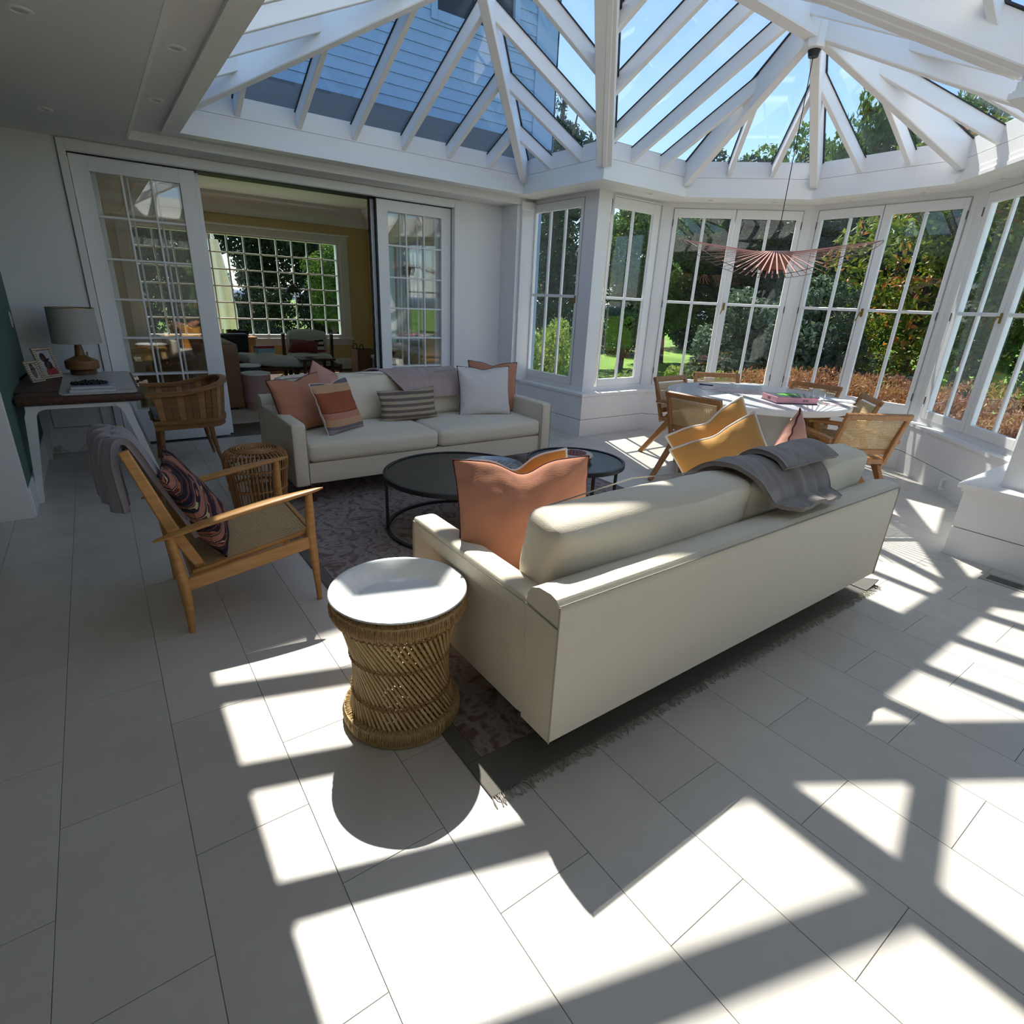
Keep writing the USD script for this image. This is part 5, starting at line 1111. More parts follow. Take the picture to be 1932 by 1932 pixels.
obj('shade_ring', MB().lathe([(0.161, 0.537), (0.166, 0.537), (0.166, 0.542), (0.161, 0.542), (0.161, 0.537)], 48).tube([(-0.163, 0, 0.535), (0.163, 0, 0.535)], 0.003, 6).tube([(0, -0.163, 0.535), (0, 0.163, 0.535)], 0.003, 6), BRASS, g)

BONE = mat('bone_inlay', {'g': ('texture_coordinate', {}), 'm': ('mapping', {'scale': (60, 60, 60)}), 'k': ('brick_texture', {'color1': (0.70, 0.64, 0.50), 'color2': (0.60, 0.52, 0.38), 'mortar': (0.22, 0.15, 0.09), 'scale': 1.0, 'mortar_size': 0.05}), 'p': ('principled_bsdf', {'roughness': 0.4})}, [('g.object', 'm.vector'), ('m.vector', 'k.vector'), ('k.color', 'p.base_color')])
PHOTO_BG = plain('photo_paper', (0.50, 0.48, 0.50), 0.25)


def photo_frame(label, loc, rz, w, h, fw_, figs):
    g = thing('photo_frame', label, 'picture frame', loc, rz); R = rotx(-0.26)
    b = MB(); b.ab((-w / 2, -0.008, 0), (-w / 2 + fw_, 0.008, h), 0.002, R).ab((w / 2 - fw_, -0.008, 0), (w / 2, 0.008, h), 0.002, R).ab((-w / 2 + fw_, -0.008, 0), (w / 2 - fw_, 0.008, fw_), 0.002, R).ab((-w / 2 + fw_, -0.008, h - fw_), (w / 2 - fw_, 0.008, h), 0.002, R)
    obj('frame', b, BONE, g); p = obj('photograph', MB().ab((-w / 2 + fw_, -0.001, fw_), (w / 2 - fw_, 0.006, h - fw_), 0, R), PHOTO_BG, g)
    for nm, x, z, rx, rz_, m in figs:
        b = MB(); th = np.linspace(0, 2 * PI, 20, endpoint=False); b.prism(Polygon(np.stack([x + rx * np.cos(th), z + rz_ * np.sin(th)], 1)).intersection(sbox(-w / 2 + fw_, fw_, w / 2 - fw_, h - fw_)), 0.0, 0.0012, R @ rotx(PI / 2), R @ np.array([0, -0.001, 0])); obj(nm, b, m, p)
    obj('easel_back', MB().beam((0, 0.014 + 0.0, h * 0.62), (0, 0.16, 0.004), 0.03, 0.004, (0, 1, 0.3)), plain('frame_back', (0.03, 0.025, 0.02), 0.7), g)
    return g


SKIN = plain('photo_skin', (0.38, 0.20, 0.13), 0.4); HAIRM = plain('photo_dark', (0.02, 0.015, 0.015), 0.4); REDM = plain('photo_red', (0.33, 0.04, 0.05), 0.4); TANM = plain('photo_tan', (0.16, 0.12, 0.08), 0.4)
photo_frame('larger bone-inlaid photo frame of two people on the desk', (-0.352, 5.93, 0.7465), 0.86, 0.175, 0.245, 0.026, [('hair', -0.015, 0.165, 0.026, 0.036, HAIRM), ('face', -0.012, 0.155, 0.017, 0.024, SKIN), ('hair', 0.005, 0.105, 0.034, 0.035, HAIRM), ('clothing', 0.012, 0.045, 0.05, 0.05, REDM), ('face', 0.008, 0.098, 0.018, 0.024, SKIN)])
photo_frame('smaller bone-inlaid photo frame in front of the larger one on the desk', (-0.437, 5.71, 0.7465), 0.95, 0.125, 0.165, 0.026, [('figure', 0.0, 0.08, 0.022, 0.05, TANM), ('hair', 0.0, 0.125, 0.014, 0.016, HAIRM)])
PAGE = plain('page_edges', (0.66, 0.66, 0.67), 0.6)
for i, (lab, x0, x1, y0, y1, z, t, c) in enumerate((('large pale book at the bottom of the small stack on the desk', -0.235, 0.045, 5.06, 5.33, 0.7465, 0.022, (0.42, 0.44, 0.47)), ('smaller pale blue book on top of the large one on the desk', -0.225, 0.03, 5.08, 5.30, 0.7685, 0.020, (0.36, 0.39, 0.50)))):
    g = thing('book', lab, 'book', ((x0 + x1) / 2, (y0 + y1) / 2, z)); w, d = x1 - x0, y1 - y0; cm = plain('book_cover_%d' % i, c, 0.3)
    obj('pages', MB().ab((-w / 2 + .004, -d / 2 + .003, 0.002), (w / 2 - .003, d / 2 - .003, t - .002)), PAGE, g); obj('cover', MB().ab((-w / 2, -d / 2, 0), (w / 2, d / 2, 0.0022), 0.0005).ab((-w / 2, -d / 2, t - 0.0022), (w / 2, d / 2, t), 0.0005).ab((-w / 2, -d / 2, 0.002), (-w / 2 + 0.003, d / 2, t - .002)), cm, g)
g = thing('bead_garland', 'heap of black beads lying on the books on the desk', 'beads', (-0.11, 5.20, 0.7885)); b = MB(); rg = np.random.default_rng(8)
for k in range(120):
    r, a = 0.115 * math.sqrt(rg.random()), rg.uniform(0, 2 * PI); b.tm(trimesh.creation.icosphere(1, 0.009), None, (r * math.cos(a), 0.5 * r * math.sin(a), 0.008 + 0.018 * rg.random() * (1 - (r / .12) ** 2)))
obj('beads', b, BLACKMETAL, g, kind='stuff', smooth=True)
for i, (x, y, a) in enumerate(((0.075, 5.16, 0.25), (0.092, 5.19, 0.42))):
    tag(obj('pencil', MB().tube([(x - 0.07 * math.cos(a), y + 0.07 * math.sin(a), 0.7505), (x + 0.07 * math.cos(a), y - 0.07 * math.sin(a), 0.7505)], 0.0035, 6), plain('pencil_%d' % i, (0.62, 0.58, 0.5), 0.4)), ['pale pencil beside the books, nearer the stack', 'pale pencil beside the books, nearer the desk edge'][i], 'pencil')

# desk chair: a horseshoe of vertical slats
g = thing('desk_chair', 'teak tub chair with slatted horseshoe back drawn up to the desk', 'chair', (0.55, 5.66, 0))
def shoe(u, r=0.0, lift=0.0):
    """u from 0 (near arm tip) to 1 (far arm tip) round the back; returns plan position"""
    if u < 0.3: return np.array([-0.33 + 0.46 * u / 0.3, -0.275 - r])
    if u > 0.7: return np.array([-0.33 + 0.46 * (1 - u) / 0.3, 0.275 + r])
    a = -PI / 2 + PI * (u - 0.3) / 0.4; return np.array([0.13 + (0.17 + r) * math.cos(a), (0.275 + r) * math.sin(a)])
U = np.linspace(0, 1, 61); zt = lambda u: 0.672 + 0.085 * max(0.0, math.sin(PI * np.clip((u - 0.16) / 0.68, 0, 1))) ** 1.5
up_, lo_ = MB(), MB(); rows = []
for u in U:
    p, q = shoe(u, 0.028), shoe(u, -0.026); z = zt(u); rows.append([(p[0], p[1], z - 0.034), (p[0], p[1], z - 0.004), ((p[0] * .8 + q[0] * .2), (p[1] * .8 + q[1] * .2), z), ((p[0] * .2 + q[0] * .8), (p[1] * .2 + q[1] * .8), z), (q[0], q[1], z - 0.006), (q[0], q[1], z - 0.030), (p[0], p[1], z - 0.034)])
obj('top_rail', MB().grid(np.array(rows)), TEAK, g, smooth=50)
ns = 26
for k in range(ns):
    u = 0.035 + 0.93 * (k + 0.5) / ns; d = 0.93 / ns * 0.46; a, c = shoe(u - d), shoe(u + d); z1 = zt(u) - 0.02; zb = 0.415
    b = MB(); t = (c - a) / np.linalg.norm(c - a); nn = np.array([t[1], -t[0]]) * 0.006; sh = np.array([0.0, 0.0]); lo = 0.90
    for_ = lambda p, s: (p * s)
    pts = [(*(a + nn), z1), (*(c + nn), z1), (*(c - nn), z1), (*(a - nn), z1), (*((a + nn) * lo), zb), (*((c + nn) * lo), zb), (*((c - nn) * lo), zb), (*((a - nn) * lo), zb)]
    b.add(pts, [[0, 1, 2, 3], [4, 7, 6, 5], [0, 4, 5, 1], [1, 5, 6, 2], [2, 6, 7, 3], [3, 7, 4, 0]]); obj('slat', b, TEAK if k % 3 else OAK, g)
rows = []
for u in U:
    p, q = shoe(u, 0.012) * 0.915, shoe(u, -0.02) * 0.9; rows.append([(p[0], p[1], 0.395), (p[0], p[1], 0.43), (q[0], q[1], 0.432), (q[0], q[1], 0.395), (p[0], p[1], 0.395)])
obj('seat_ring', MB().grid(np.array(rows)), TEAK, g, smooth=50)
obj('seat', MB().prism(Polygon([tuple(shoe(u) * 0.9) for u in U]), 0.40, 0.425), TEAK, g)
obj('apron', MB().prism(Polygon([tuple(shoe(u, 0.005) * 0.9) for u in U]).difference(Polygon([tuple(shoe(u, -0.02) * 0.9) for u in U])), 0.35, 0.40), TEAK, g)
obj('seat_cushion', MB().add(*puff((0.46, 0.44, 0.05), 0.022, (0, 0, 0.01), 8), None, (-0.06, 0, 0.452)), plain('desk_cushion', (0.30, 0.33, 0.32), 0.9), g, smooth=True)
for x, y, dx, dy in ((-0.25, -0.22, -0.03, -0.01), (-0.25, 0.22, -0.03, 0.01), (0.12, -0.225, 0.06, 0.0), (0.12, 0.225, 0.06, 0.02)):
    obj('leg', MB().tube(bez([(x + dx, y + dy, 0.0), (x + dx * .35, y + dy * .4, 0.2), (x, y, 0.40)], 5), np.linspace(0.013, 0.024, 11), 10), TEAK, g, smooth=60)
CORD = plain('white_cord', (0.55, 0.55, 0.52), 0.5)
g = thing('lamp_cord', 'thin white lamp cord hanging behind the desk and looping on the floor', 'cord')
obj('cord', MB().tube(bez([(-0.16, 6.30, 0.74), (-0.14, 6.40, 0.5), (-0.11, 6.40, 0.25), (-0.16, 6.38, 0.08), (-0.24, 6.33, 0.02), (-0.33, 6.30, 0.006), (-0.40, 6.36, 0.02), (-0.46, 6.41, 0.06)], 8), 0.003, 6).tube(bez([(-0.30, 6.30, 0.05), (-0.26, 6.33, 0.09), (-0.21, 6.31, 0.06), (-0.24, 6.27, 0.01), (-0.36, 6.24, 0.005), (-0.45, 6.27, 0.006)], 8), 0.003, 6), CORD, g)
obj('plug', MB().box((-0.475, 6.40, 0.05), (0.05, 0.05, 0.05), 0.008), CORD, g)
g = thing('light_switch', 'white light switch plate on the green wall', 'switch', (-0.5555, 6.24, 1.18))
obj('plate', MB().ab((0, -0.035, -0.06), (0.006, 0.035, 0.06), 0.002), SATIN, g); obj('rocker', MB().ab((0.006, -0.016, -0.032), (0.010, 0.016, 0.032), 0.001), SATIN, g)

# ---------------------------------------------------------------- dining table, chairs, pendant
CHAIRW = wood('dining_teak', (0.29, 0.125, 0.038), (0.47, 0.235, 0.085), (22, 22, 3), 0.4)
TABW = paint('table_white', (0.76, 0.77, 0.78), 0.22)
TC = (5.09, 3.01)
g = thing('dining_table', 'round white pedestal dining table in the window bay', 'dining table', (TC[0], TC[1], 0))
obj('tabletop', MB().lathe([(0.0, 0.690), (0.80, 0.690), (0.826, 0.697), (0.832, 0.71), (0.832, 0.745), (0.826, 0.753), (0.0, 0.755)], 96), TABW, g, smooth=30)
obj('pedestal', MB().lathe([(0.0, 0.0), (0.36, 0.0), (0.365, 0.01), (0.34, 0.3), (0.335, 0.45), (0.36, 0.69), (0.0, 0.69)], 64), paint('pedestal_plaster', (0.66, 0.66, 0.63), 0.6, 0.1), g, smooth=40)


def build_chair(label, o, d):
    """local: rear edge of the seat on y = 0, facing +y"""
    g = thing('dining_chair', label, 'chair', (o[0], o[1], 0), math.atan2(-d[0], d[1]), 'cane dining chairs round the white table')
    w = 0.27
    bk0, bk1 = np.array([0, 0.005, 0.455]), np.array([0, -0.135, 0.805]); u = (bk1 - bk0) / np.linalg.norm(bk1 - bk0); nz = np.array([0, u[2], -u[1]])
    for sx in (-1, 1):
        obj('back_post', MB().beam(bk0 + [sx * (w - .018), 0.0, -0.08], bk1 + [sx * (w - .018), 0, 0], 0.036, 0.034, (0, 1, 0), ch=0.005), CHAIRW, g)
        obj('rear_leg', MB().beam((sx * (w - .005), -0.215, 0.0), (sx * (w - .012), 0.12, 0.41), 0.036, 0.040, (0, 1, 0.5), h2=0.068, ch=0.004), CHAIRW, g)
        obj('front_leg', MB().beam((sx * (w - .005), 0.265, 0.0), (sx * (w - .012), 0.225, 0.41), 0.036, 0.042, (0, 1, 0), h2=0.075, ch=0.004), CHAIRW, g)
        obj('arm_post', MB().beam((sx * (w + .004), 0.225, 0.39), (sx * (w + .004), 0.36, 0.585), 0.032, 0.07, (0, 1, 0), h2=0.045, ch=0.004), CHAIRW, g)
        obj('armrest', MB().beam((sx * (w + .004), -0.06, 0.582), (sx * (w + .012), 0.42, 0.605), 0.055, 0.032, ch=0.006, w2=0.07), CHAIRW, g)
    obj('top_rail', MB().beam(bk1 + [-w, 0, -0.012], bk1 + [w, 0, -0.012], 0.034, 0.05, u, ch=0.006), CHAIRW, g)
    obj('lower_rail', MB().beam(bk0 + u * 0.04 + [-w + .02, 0, 0], bk0 + u * 0.04 + [w - .02, 0, 0], 0.026, 0.045, u, ch=0.004), CHAIRW, g)
    obj('back_cane', weave(MB(), bk0 + u * 0.06 + [-w + .03, 0, 0], (1, 0, 0), u, 2 * w - 0.06, 0.265, 36, 20, 0.0062, nz), CANE, g, label='woven cane back')
    sf = MB().ab((-w - .01, -0.02, 0.385), (w + .01, 0.045, 0.435), 0.008).ab((-w + .01, 0.43, 0.39), (w - .01, 0.49, 0.44), 0.008).ab((-w - .008, 0.04, 0.388), (-w + .05, 0.47, 0.437), 0.007).ab((w - .05, 0.04, 0.388), (w + .008, 0.47, 0.437), 0.007)
    obj('seat_frame', sf, CHAIRW, g); obj('cane_seat', weave(MB(), (-w + .045, 0.04, 0.434), (1, 0, 0), (0, 1, 0), 2 * w - 0.09, 0.395, 34, 30, 0.0085, (0, 0, 1)), CANE, g, label='woven cane seat')
    obj('seat_bar', MB().ab((-w, 0.12, 0.36), (w, 0.17, 0.388), 0.004), CHAIRW, g)
    return g


ch0 = build_chair('cane-backed dining chair on the sofa side of the table, its back to the viewer', (4.17, 2.955), (0.998, 0.06))
for lab, tc, d in (('cane-backed dining chair at the left of the table, partly behind the nearest chair', (4.94, 3.93), (0.05, -1.0)), ('cane-backed dining chair at the far side of the table, only its top showing', (5.80, 3.96), (-0.55, -0.84)),
                   ('cane-backed dining chair behind the drinking glass at the window side', (6.14, 2.97), (-1.0, 0.0)), ('cane-backed dining chair seen edge-on at the right side of the table', (5.72, 2.24), (-0.64, 0.77)),
                   ('sunlit cane-backed dining chair nearest the far end of the foreground sofa', (4.765, 1.775), (0.50, 0.866))):
    d = np.array(d) / np.linalg.norm(d); o = np.array(tc) + 0.135 * d; dup(ch0, lab, (o[0], o[1], 0), math.atan2(-d[0], d[1]))

PUZ = mat('puzzle_print', {'g': ('texture_coordinate', {}), 'v': ('voronoi_texture', {'scale': 26.0}), 'n': ('noise_texture', {'scale': 9.0, 'detail': 3.0}), 'a': ('math', {'math_type': 'multiply_add', 'value2': 0.5}), 'sx': ('separate_xyz', {}), 'r': ('rgb_ramp', {'ramp': [(0.25, (0.20, 0.18, 0.24)), (0.42, (0.62, 0.36, 0.36)), (0.6, (0.80, 0.72, 0.70)), (0.85, (0.70, 0.50, 0.48))]}), 'p': ('principled_bsdf', {'roughness': 0.3})},
           [('g.object', 'v.vector'), ('g.object', 'n.vector'), ('v.color', 'sx.vector'), ('sx.x', 'a.value1'), ('n.fac', 'a.value3'), ('a.value', 'r.fac'), ('r.color', 'p.base_color')])
zt_ = 0.755
g = thing('jigsaw_puzzle', 'half-finished pink and white jigsaw puzzle spread on the dining table', 'puzzle', (5.13, 3.23, zt_), -0.62)
b = MB(); rg = np.random.default_rng(6); k = 0
for i in range(26):
    for j in range(17):
        fill = meshkit.noise(np.array([i * 0.28, j * 0.28, 1.0]), 4)
        if fill > 0.30 + 0.25 * (abs(j - 8) > 5): b.box(((i - 13) * 0.026, (j - 8) * 0.026, 0.0012 + 0.0004 * rg.random()), (0.0252, 0.0252, 0.0022), 0)
        elif rg.random() < 0.25: b.box(((i - 13) * 0.026 + rg.normal(0, .006), (j - 8) * 0.026, 0.0016), (0.024, 0.024, 0.0022), 0, None)
obj('puzzle_pieces', b, PUZ, g, kind='stuff')
PNKB = plain('box_pink', (0.62, 0.27, 0.32), 0.4); DKBOX = plain('box_dark_lid', (0.05, 0.07, 0.075), 0.35)
g = thing('puzzle_box', 'flat pink puzzle box with dark top on the dining table', 'box', (5.01, 2.63, zt_), -0.55)
obj('box', MB().ab((-0.19, -0.135, 0.004), (0.19, 0.135, 0.056), 0.003), PNKB, g); obj('lid_picture', MB().ab((-0.185, -0.13, 0.056), (0.185, 0.13, 0.0585), 0.001), DKBOX, g); obj('base_edge', MB().ab((-0.193, -0.138, 0), (0.193, 0.138, 0.006), 0.001), plain('box_navy', (0.03, 0.03, 0.06), 0.4), g)
b = MB()
for k in range(5): b.box((-0.19 + 0.0005 * 0 - 0.0006, -0.02 + 0.012 * k, 0.03), (0.001, 0.004 + 0.004 * (k % 2), 0.022))
for k in range(5): b.box((0.05 + 0.012 * k, -0.1356, 0.03), (0.004 + 0.004 * (k % 2), 0.001, 0.022))
obj('printed_mark', b, DKBOX, g)
tag(obj('green_card', MB().ab((-0.075, -0.045, 0), (0.075, 0.045, 0.004), 0.001, rotz(-0.2), (5.00, 2.655, zt_ + 0.0585)), plain('lime_green', (0.16, 0.55, 0.06), 0.4)), 'lime green card lying on the pink puzzle box', 'card')
GLS = mat('tumbler_glass', {'p': ('principled_bsdf', {'base_color': (0.96, 0.99, 0.98), 'roughness': 0.0, 'transmission_weight': 1.0, 'ior': 1.45})})
g = thing('drinking_glass', 'clear drinking glass standing beside the pink puzzle box', 'glass', (5.27, 2.50, zt_))
obj('tumbler', MB().lathe([(0.0, 0.0005), (0.046, 0.0005), (0.050, 0.004), (0.056, 0.112), (0.0545, 0.114), (0.053, 0.112), (0.047, 0.012), (0.0, 0.011)], 48), GLS, g, smooth=40)
PAP = plain('white_paper', (0.80, 0.80, 0.80), 0.5)
g = thing('paper_pad', 'white paper pad at the far right edge of the dining table', 'paper', (5.56, 2.47, zt_), 0.5)
for k in range(3): obj('sheet', MB().ab((-0.105, -0.14, 0.0005 + 0.004 * k), (0.105, 0.14, 0.004 + 0.004 * k), 0.0008, rotz(0.08 * k)), PAP, g)
tag(obj('paper_sheet', MB().ab((-0.10, -0.14, 0), (0.10, 0.14, 0.0012), 0, rotz(0.9), (5.33, 2.36, zt_ + 0.0003)), PUZ), 'printed sheet lying flat beside the drinking glass', 'paper')
tag(obj('phone', MB().ab((-0.035, -0.07, 0), (0.035, 0.07, 0.009), 0.003, rotz(0.7), (5.16, 3.63, zt_)), plain('phone_dark', (0.03, 0.03, 0.05), 0.2)), 'small dark phone at the window side of the dining table', 'phone')

COPP = plain('copper_lacquer', (0.60, 0.30, 0.25), 0.4); COPD = plain('copper_core', (0.30, 0.11, 0.07), 0.45)
pz = 1.985
g = thing('pendant_light', 'wide wavy-brimmed copper ribbon pendant hanging over the dining table', 'pendant lamp', (OCX + 0.02, OCY, 0))
obj('cable', MB().tube([(0, 0, pz + 0.02), (0, 0, 3.36)], 0.0035, 6), BLACKMETAL, g)
obj('canopy', MB().lathe([(0.0, 3.345), (0.035, 3.345), (0.056, 3.43), (0.054, 3.44), (0.0, 3.44)], 24), BLACKMETAL, g, smooth=30)
obj('canopy_mount', MB().lathe([(0.0, 3.438), (0.052, 3.438), (0.052, 3.47), (0.0, 3.47)], 24), WHITE, g, smooth=30)
R1, R2, nr = 0.145, 0.74, 72
def brim(a):
    return pz - 0.055 + 0.135 * math.cos(2 * (a - 2.115)) + 0.02 * math.sin(3 * a), R2 * (1 + 0.05 * math.cos(2 * (a - 2.115)))
for k in range(nr):
    a = 2 * PI * k / nr; z, r = brim(a); i0 = np.array([R1 * math.cos(a), R1 * math.sin(a), pz]); o = np.array([r * math.cos(a), r * math.sin(a), z])
    obj('ribbon', MB().beam(i0 * [.3, .3, 1], i0, 0.008, 0.002, w2=0.010).beam(i0, o, 0.010, 0.002), COPP, g)
    obj('crown_ribbon', MB().beam(i0, (0.105 * math.cos(a), 0.105 * math.sin(a), pz - 0.135), 0.0095, 0.002, (math.cos(a), math.sin(a), 0)), COPD, g)
th = np.linspace(0, 2 * PI, 144, endpoint=False)
obj('rim_wire', MB().tube([(brim(a)[1] * math.cos(a), brim(a)[1] * math.sin(a), brim(a)[0]) for a in th], 0.0022, 5, True), BLACKMETAL, g)
obj('crown_ring', MB().lathe([(0.101, pz - 0.14), (0.108, pz - 0.14), (0.108, pz - 0.132), (0.101, pz - 0.132), (0.101, pz - 0.14)], 40).lathe([(0.131, pz - 0.004), (0.139, pz - 0.004), (0.139, pz + 0.003), (0.131, pz + 0.003), (0.131, pz - 0.004)], 40).lathe([(0.0, pz - 0.002), (0.045, pz - 0.002), (0.045, pz + 0.008), (0.0, pz + 0.008)], 24), COPD, g)
obj('bulb_holder', MB().lathe([(0.0, pz - 0.09), (0.03, pz - 0.08), (0.035, pz - 0.05), (0.02, pz - 0.02), (0.018, pz), (0, pz)], 20), plain('bulb_white', (0.7, 0.7, 0.68), 0.3), g, smooth=40)

# floor vent and wall socket by the bay
g = thing('floor_vent', 'grey slotted floor vent beside the window wall at the right edge', 'vent', (4.33, 0.40, 0.0))
obj('frame', MB().ab((-0.075, -0.38, 0.0), (-0.05, 0.38, 0.004), 0.001).ab((0.05, -0.38, 0.0), (0.075, 0.38, 0.004), 0.001).ab((-0.05, -0.38, 0.0), (0.05, -0.35, 0.004), 0.001).ab((-0.05, 0.35, 0.0), (0.05, 0.38, 0.004), 0.001), paint('vent_beige', (0.40, 0.38, 0.34), 0.5), g)
for k in range(12): obj('slat', MB().ab((-0.05 + 0.1 * k / 12 + .001, -0.35, 0.0005), (-0.05 + 0.1 * k / 12 + 0.0045, 0.35, 0.003)), plain('vent_grey', (0.16, 0.16, 0.15), 0.5) if k == 0 else UsdShade.Material.Get(stage, '/World/Looks/vent_grey'), g)
g = thing('wall_socket', 'white socket plate low on the panelled wall behind the right dining chairs', 'socket', (6.06, 1.583, 0.11), PI * 0.75)
obj('plate', MB().ab((-0.04, -0.004, -0.06), (0.04, 0.004, 0.06), 0.002), SATIN, g); obj('socket_face', MB().ab((-0.018, 0.004, -0.035), (0.018, 0.0055, 0.035), 0.0005), paint('socket_grey', (0.5, 0.5, 0.5), 0.5), g)

# ---------------------------------------------------------------- furniture of the next room
LEATHER = plain('tan_leather', (0.20, 0.095, 0.035), 0.45); BLKL = plain('black_leather', (0.015, 0.015, 0.017), 0.4); DKW = wood('dark_walnut', (0.05, 0.02, 0.01), (0.12, 0.055, 0.028), (14, 14, 3), 0.4)
PALEC = fabric('pale_aqua_cloth', (0.60, 0.64, 0.62), 0.06, 300, 0.2)
g = thing('leather_sofa', 'tan leather sofa end seen just inside the next room', 'sofa', (0.86, 8.2, 0))
obj('side_panel', MB().add(*puff((0.94, 0.16, 0.80), 0.03, n=6), None, (0.08, -0.25, 0.44)), LEATHER, g, smooth=40)
obj('back', MB().add(*puff((0.20, 1.7, 0.80), 0.05, n=6), None, (0.45, 0.55, 0.45)), LEATHER, g, smooth=40)
obj('seat', MB().add(*puff((0.75, 1.6, 0.30), 0.05, (0, 0, 0.02), n=6), None, (-0.02, 0.6, 0.27)), LEATHER, g, smooth=40)
for x, y in ((-0.3, -0.25), (0.5, -0.25), (-0.3, 1.3), (0.5, 1.3)): obj('foot', MB().ab((x - .03, y - .03, 0), (x + .03, y + .03, 0.06)), DKW, g)
def drum(name, label, x, y, r, h, m, top):
    g = thing(name, label, 'stool', (x, y, 0)); obj('drum', MB().lathe([(0, 0.10), (r - 0.01, 0.10), (r, 0.12), (r, h - 0.02), (0, h - 0.02)], 40), m, g, smooth=40); obj('base', MB().lathe([(0, 0), (r - 0.02, 0), (r - 0.02, 0.10), (0, 0.10)], 40), m, g, smooth=40); obj('top_disc', MB().lathe([(0, h - 0.02), (r + 0.004, h - 0.02), (r + 0.004, h - 0.004), (r - 0.012, h), (0, h)], 40), top, g, smooth=40)
PINKM = plain('blush_drum', (0.42, 0.26, 0.23), 0.6); GREYM = plain('dark_drum', (0.05, 0.04, 0.04), 0.5)
drum('drum_table', 'blush pink drum table with white top behind the door-side sofa', 1.585, 7.92, 0.178, 0.48, PINKM, PAP)
drum('drum_table', 'dark drum table with pale top behind the blush pink one', 1.63, 8.60, 0.17, 0.50, GREYM, PAP)
g = thing('club_chair', 'black leather chair beyond the tan sofa in the next room', 'chair', (1.78, 10.2, 0), 0.15)
obj('back', MB().add(*puff((0.42, 0.12, 0.50), 0.04, n=6), rotx(0.15), (0, 0, 0.56)), BLKL, g, smooth=40); obj('seat', MB().add(*puff((0.46, 0.46, 0.12), 0.04, n=6), None, (0, 0.22, 0.40)), BLKL, g, smooth=40)
for x in (-.19, .19):
    for y in (0.02, .40): obj('leg', MB().tube([(x, y, 0), (x, y, 0.36)], 0.016, 8), BLKL, g)
g = thing('daybed', 'low lounge with pale aqua cushions in the next room', 'daybed', (2.13, 9.45, 0), 0.15)
obj('cushion', MB().add(*puff((0.86, 0.62, 0.13), 0.06, (0, 0, 0.03), 12, 0.02, 3), roty(0.10), (0, 0, 0.46)), PALEC, g, smooth=True); obj('frame', MB().ab((-0.36, -0.24, 0.32), (0.36, 0.24, 0.38), 0.01), DKW, g)
for x in (-.3, .3):
    for y in (-.2, .2): obj('leg', MB().beam((x * 1.1, y, 0), (x, y, 0.33), 0.04, 0.04, (0, 1, 0)), DKW, g)
g = thing('lounge_chair', 'wooden lounge chair with thick pale cushions under the far window', 'chair', (2.92, 9.9, 0), -0.15)
obj('back_cushion', MB().add(*puff((0.66, 0.20, 0.52), 0.08, (0, 0.05, 0.02), 12, 0.02, 5), rotx(0.35), (-0.02, 0.38, 0.60)), PALEC, g, smooth=True)
obj('seat_cushion', MB().add(*puff((0.70, 0.66, 0.17), 0.08, (0, 0, 0.03), 12, 0.02, 6), rotx(-0.08), (-0.05, 0.0, 0.42)), PALEC, g, smooth=True)
for x in (-.40, .40):
    obj('side_panel', MB().beam((x, 0.52, 0.0), (x, 0.40, 0.80), 0.05, 0.13, (0, 1, 0), ch=.008), DKW, g); obj('front_leg', MB().beam((x, -0.32, 0), (x, -0.30, 0.36), 0.05, 0.06, (0, 1, 0)), DKW, g); obj('side_rail', MB().beam((x, -0.33, 0.32), (x, 0.46, 0.30), 0.04, 0.07), DKW, g)
obj('stretcher', MB().ab((-0.39, -0.32, 0.27), (0.39, -0.28, 0.33)).ab((-0.39, 0.42, 0.27), (0.39, 0.46, 0.33)), DKW, g)
cushion('scatter_cushion', 'dark red cushion lying on the pale lounge chair in the next room', 0.46, 0.30, 0.15, (2.72, 9.72, 0.53), (-0.3, -1), 0.9, fabric('wine_red', (0.17, 0.035, 0.035), 0.1, 300), None, 0.1, 31, k=1)
cushion('scatter_cushion', 'small black and white patterned cushion with red end in the next room', 0.36, 0.24, 0.12, (2.94, 9.78, 0.53), (-0.2, -1), 0.7, banded('mono_weave', [(0.0, (0.32, 0.09, 0.05)), (0.05, (0.6, 0.6, 0.58)), (0.10, (0.02, 0.02, 0.02)), (0.13, (0.6, 0.6, 0.58)), (0.17, (0.02, 0.02, 0.02)), (0.20, (0.6, 0.6, 0.58)), (0.3, (0.6, 0.6, 0.58))]), None, -0.1, 32, k=1)
g = thing('tissue_box', 'red, white and blue box on the pale daybed', 'box', (2.06, 9.42, 0.545), 0.2)
obj('box', MB().ab((-0.13, -0.07, 0.01), (0.13, 0.07, 0.10), 0.004), plain('box_sky_blue', (0.35, 0.55, 0.68), 0.4), g); obj('lid', MB().ab((-0.13, -0.07, 0.10), (0.13, 0.07, 0.135), 0.004), plain('box_red', (0.35, 0.03, 0.06), 0.4), g); obj('skirt', MB().ab((-0.132, -0.072, 0), (0.132, 0.072, 0.03), 0.002), PAP, g)
g = thing('side_table', 'dark wooden side table with magazines in front of the pale lounge chair', 'table', (2.76, 9.25, 0), 0.1)
obj('tabletop', MB().ab((-0.27, -0.20, 0.47), (0.27, 0.20, 0.505), 0.006), DKW, g)
for x in (-.22, .22):
    for y in (-.15, .15): obj('leg', MB().beam((x * 1.12, y * 1.1, 0), (x, y, 0.475), 0.035, 0.035, (0, 1, 0)), DKW, g)
obj('stretcher', MB().ab((-0.23, -0.16, 0.20), (0.23, -0.13, 0.23)).ab((-0.23, 0.13, 0.20), (0.23, 0.16, 0.23)), DKW, g)
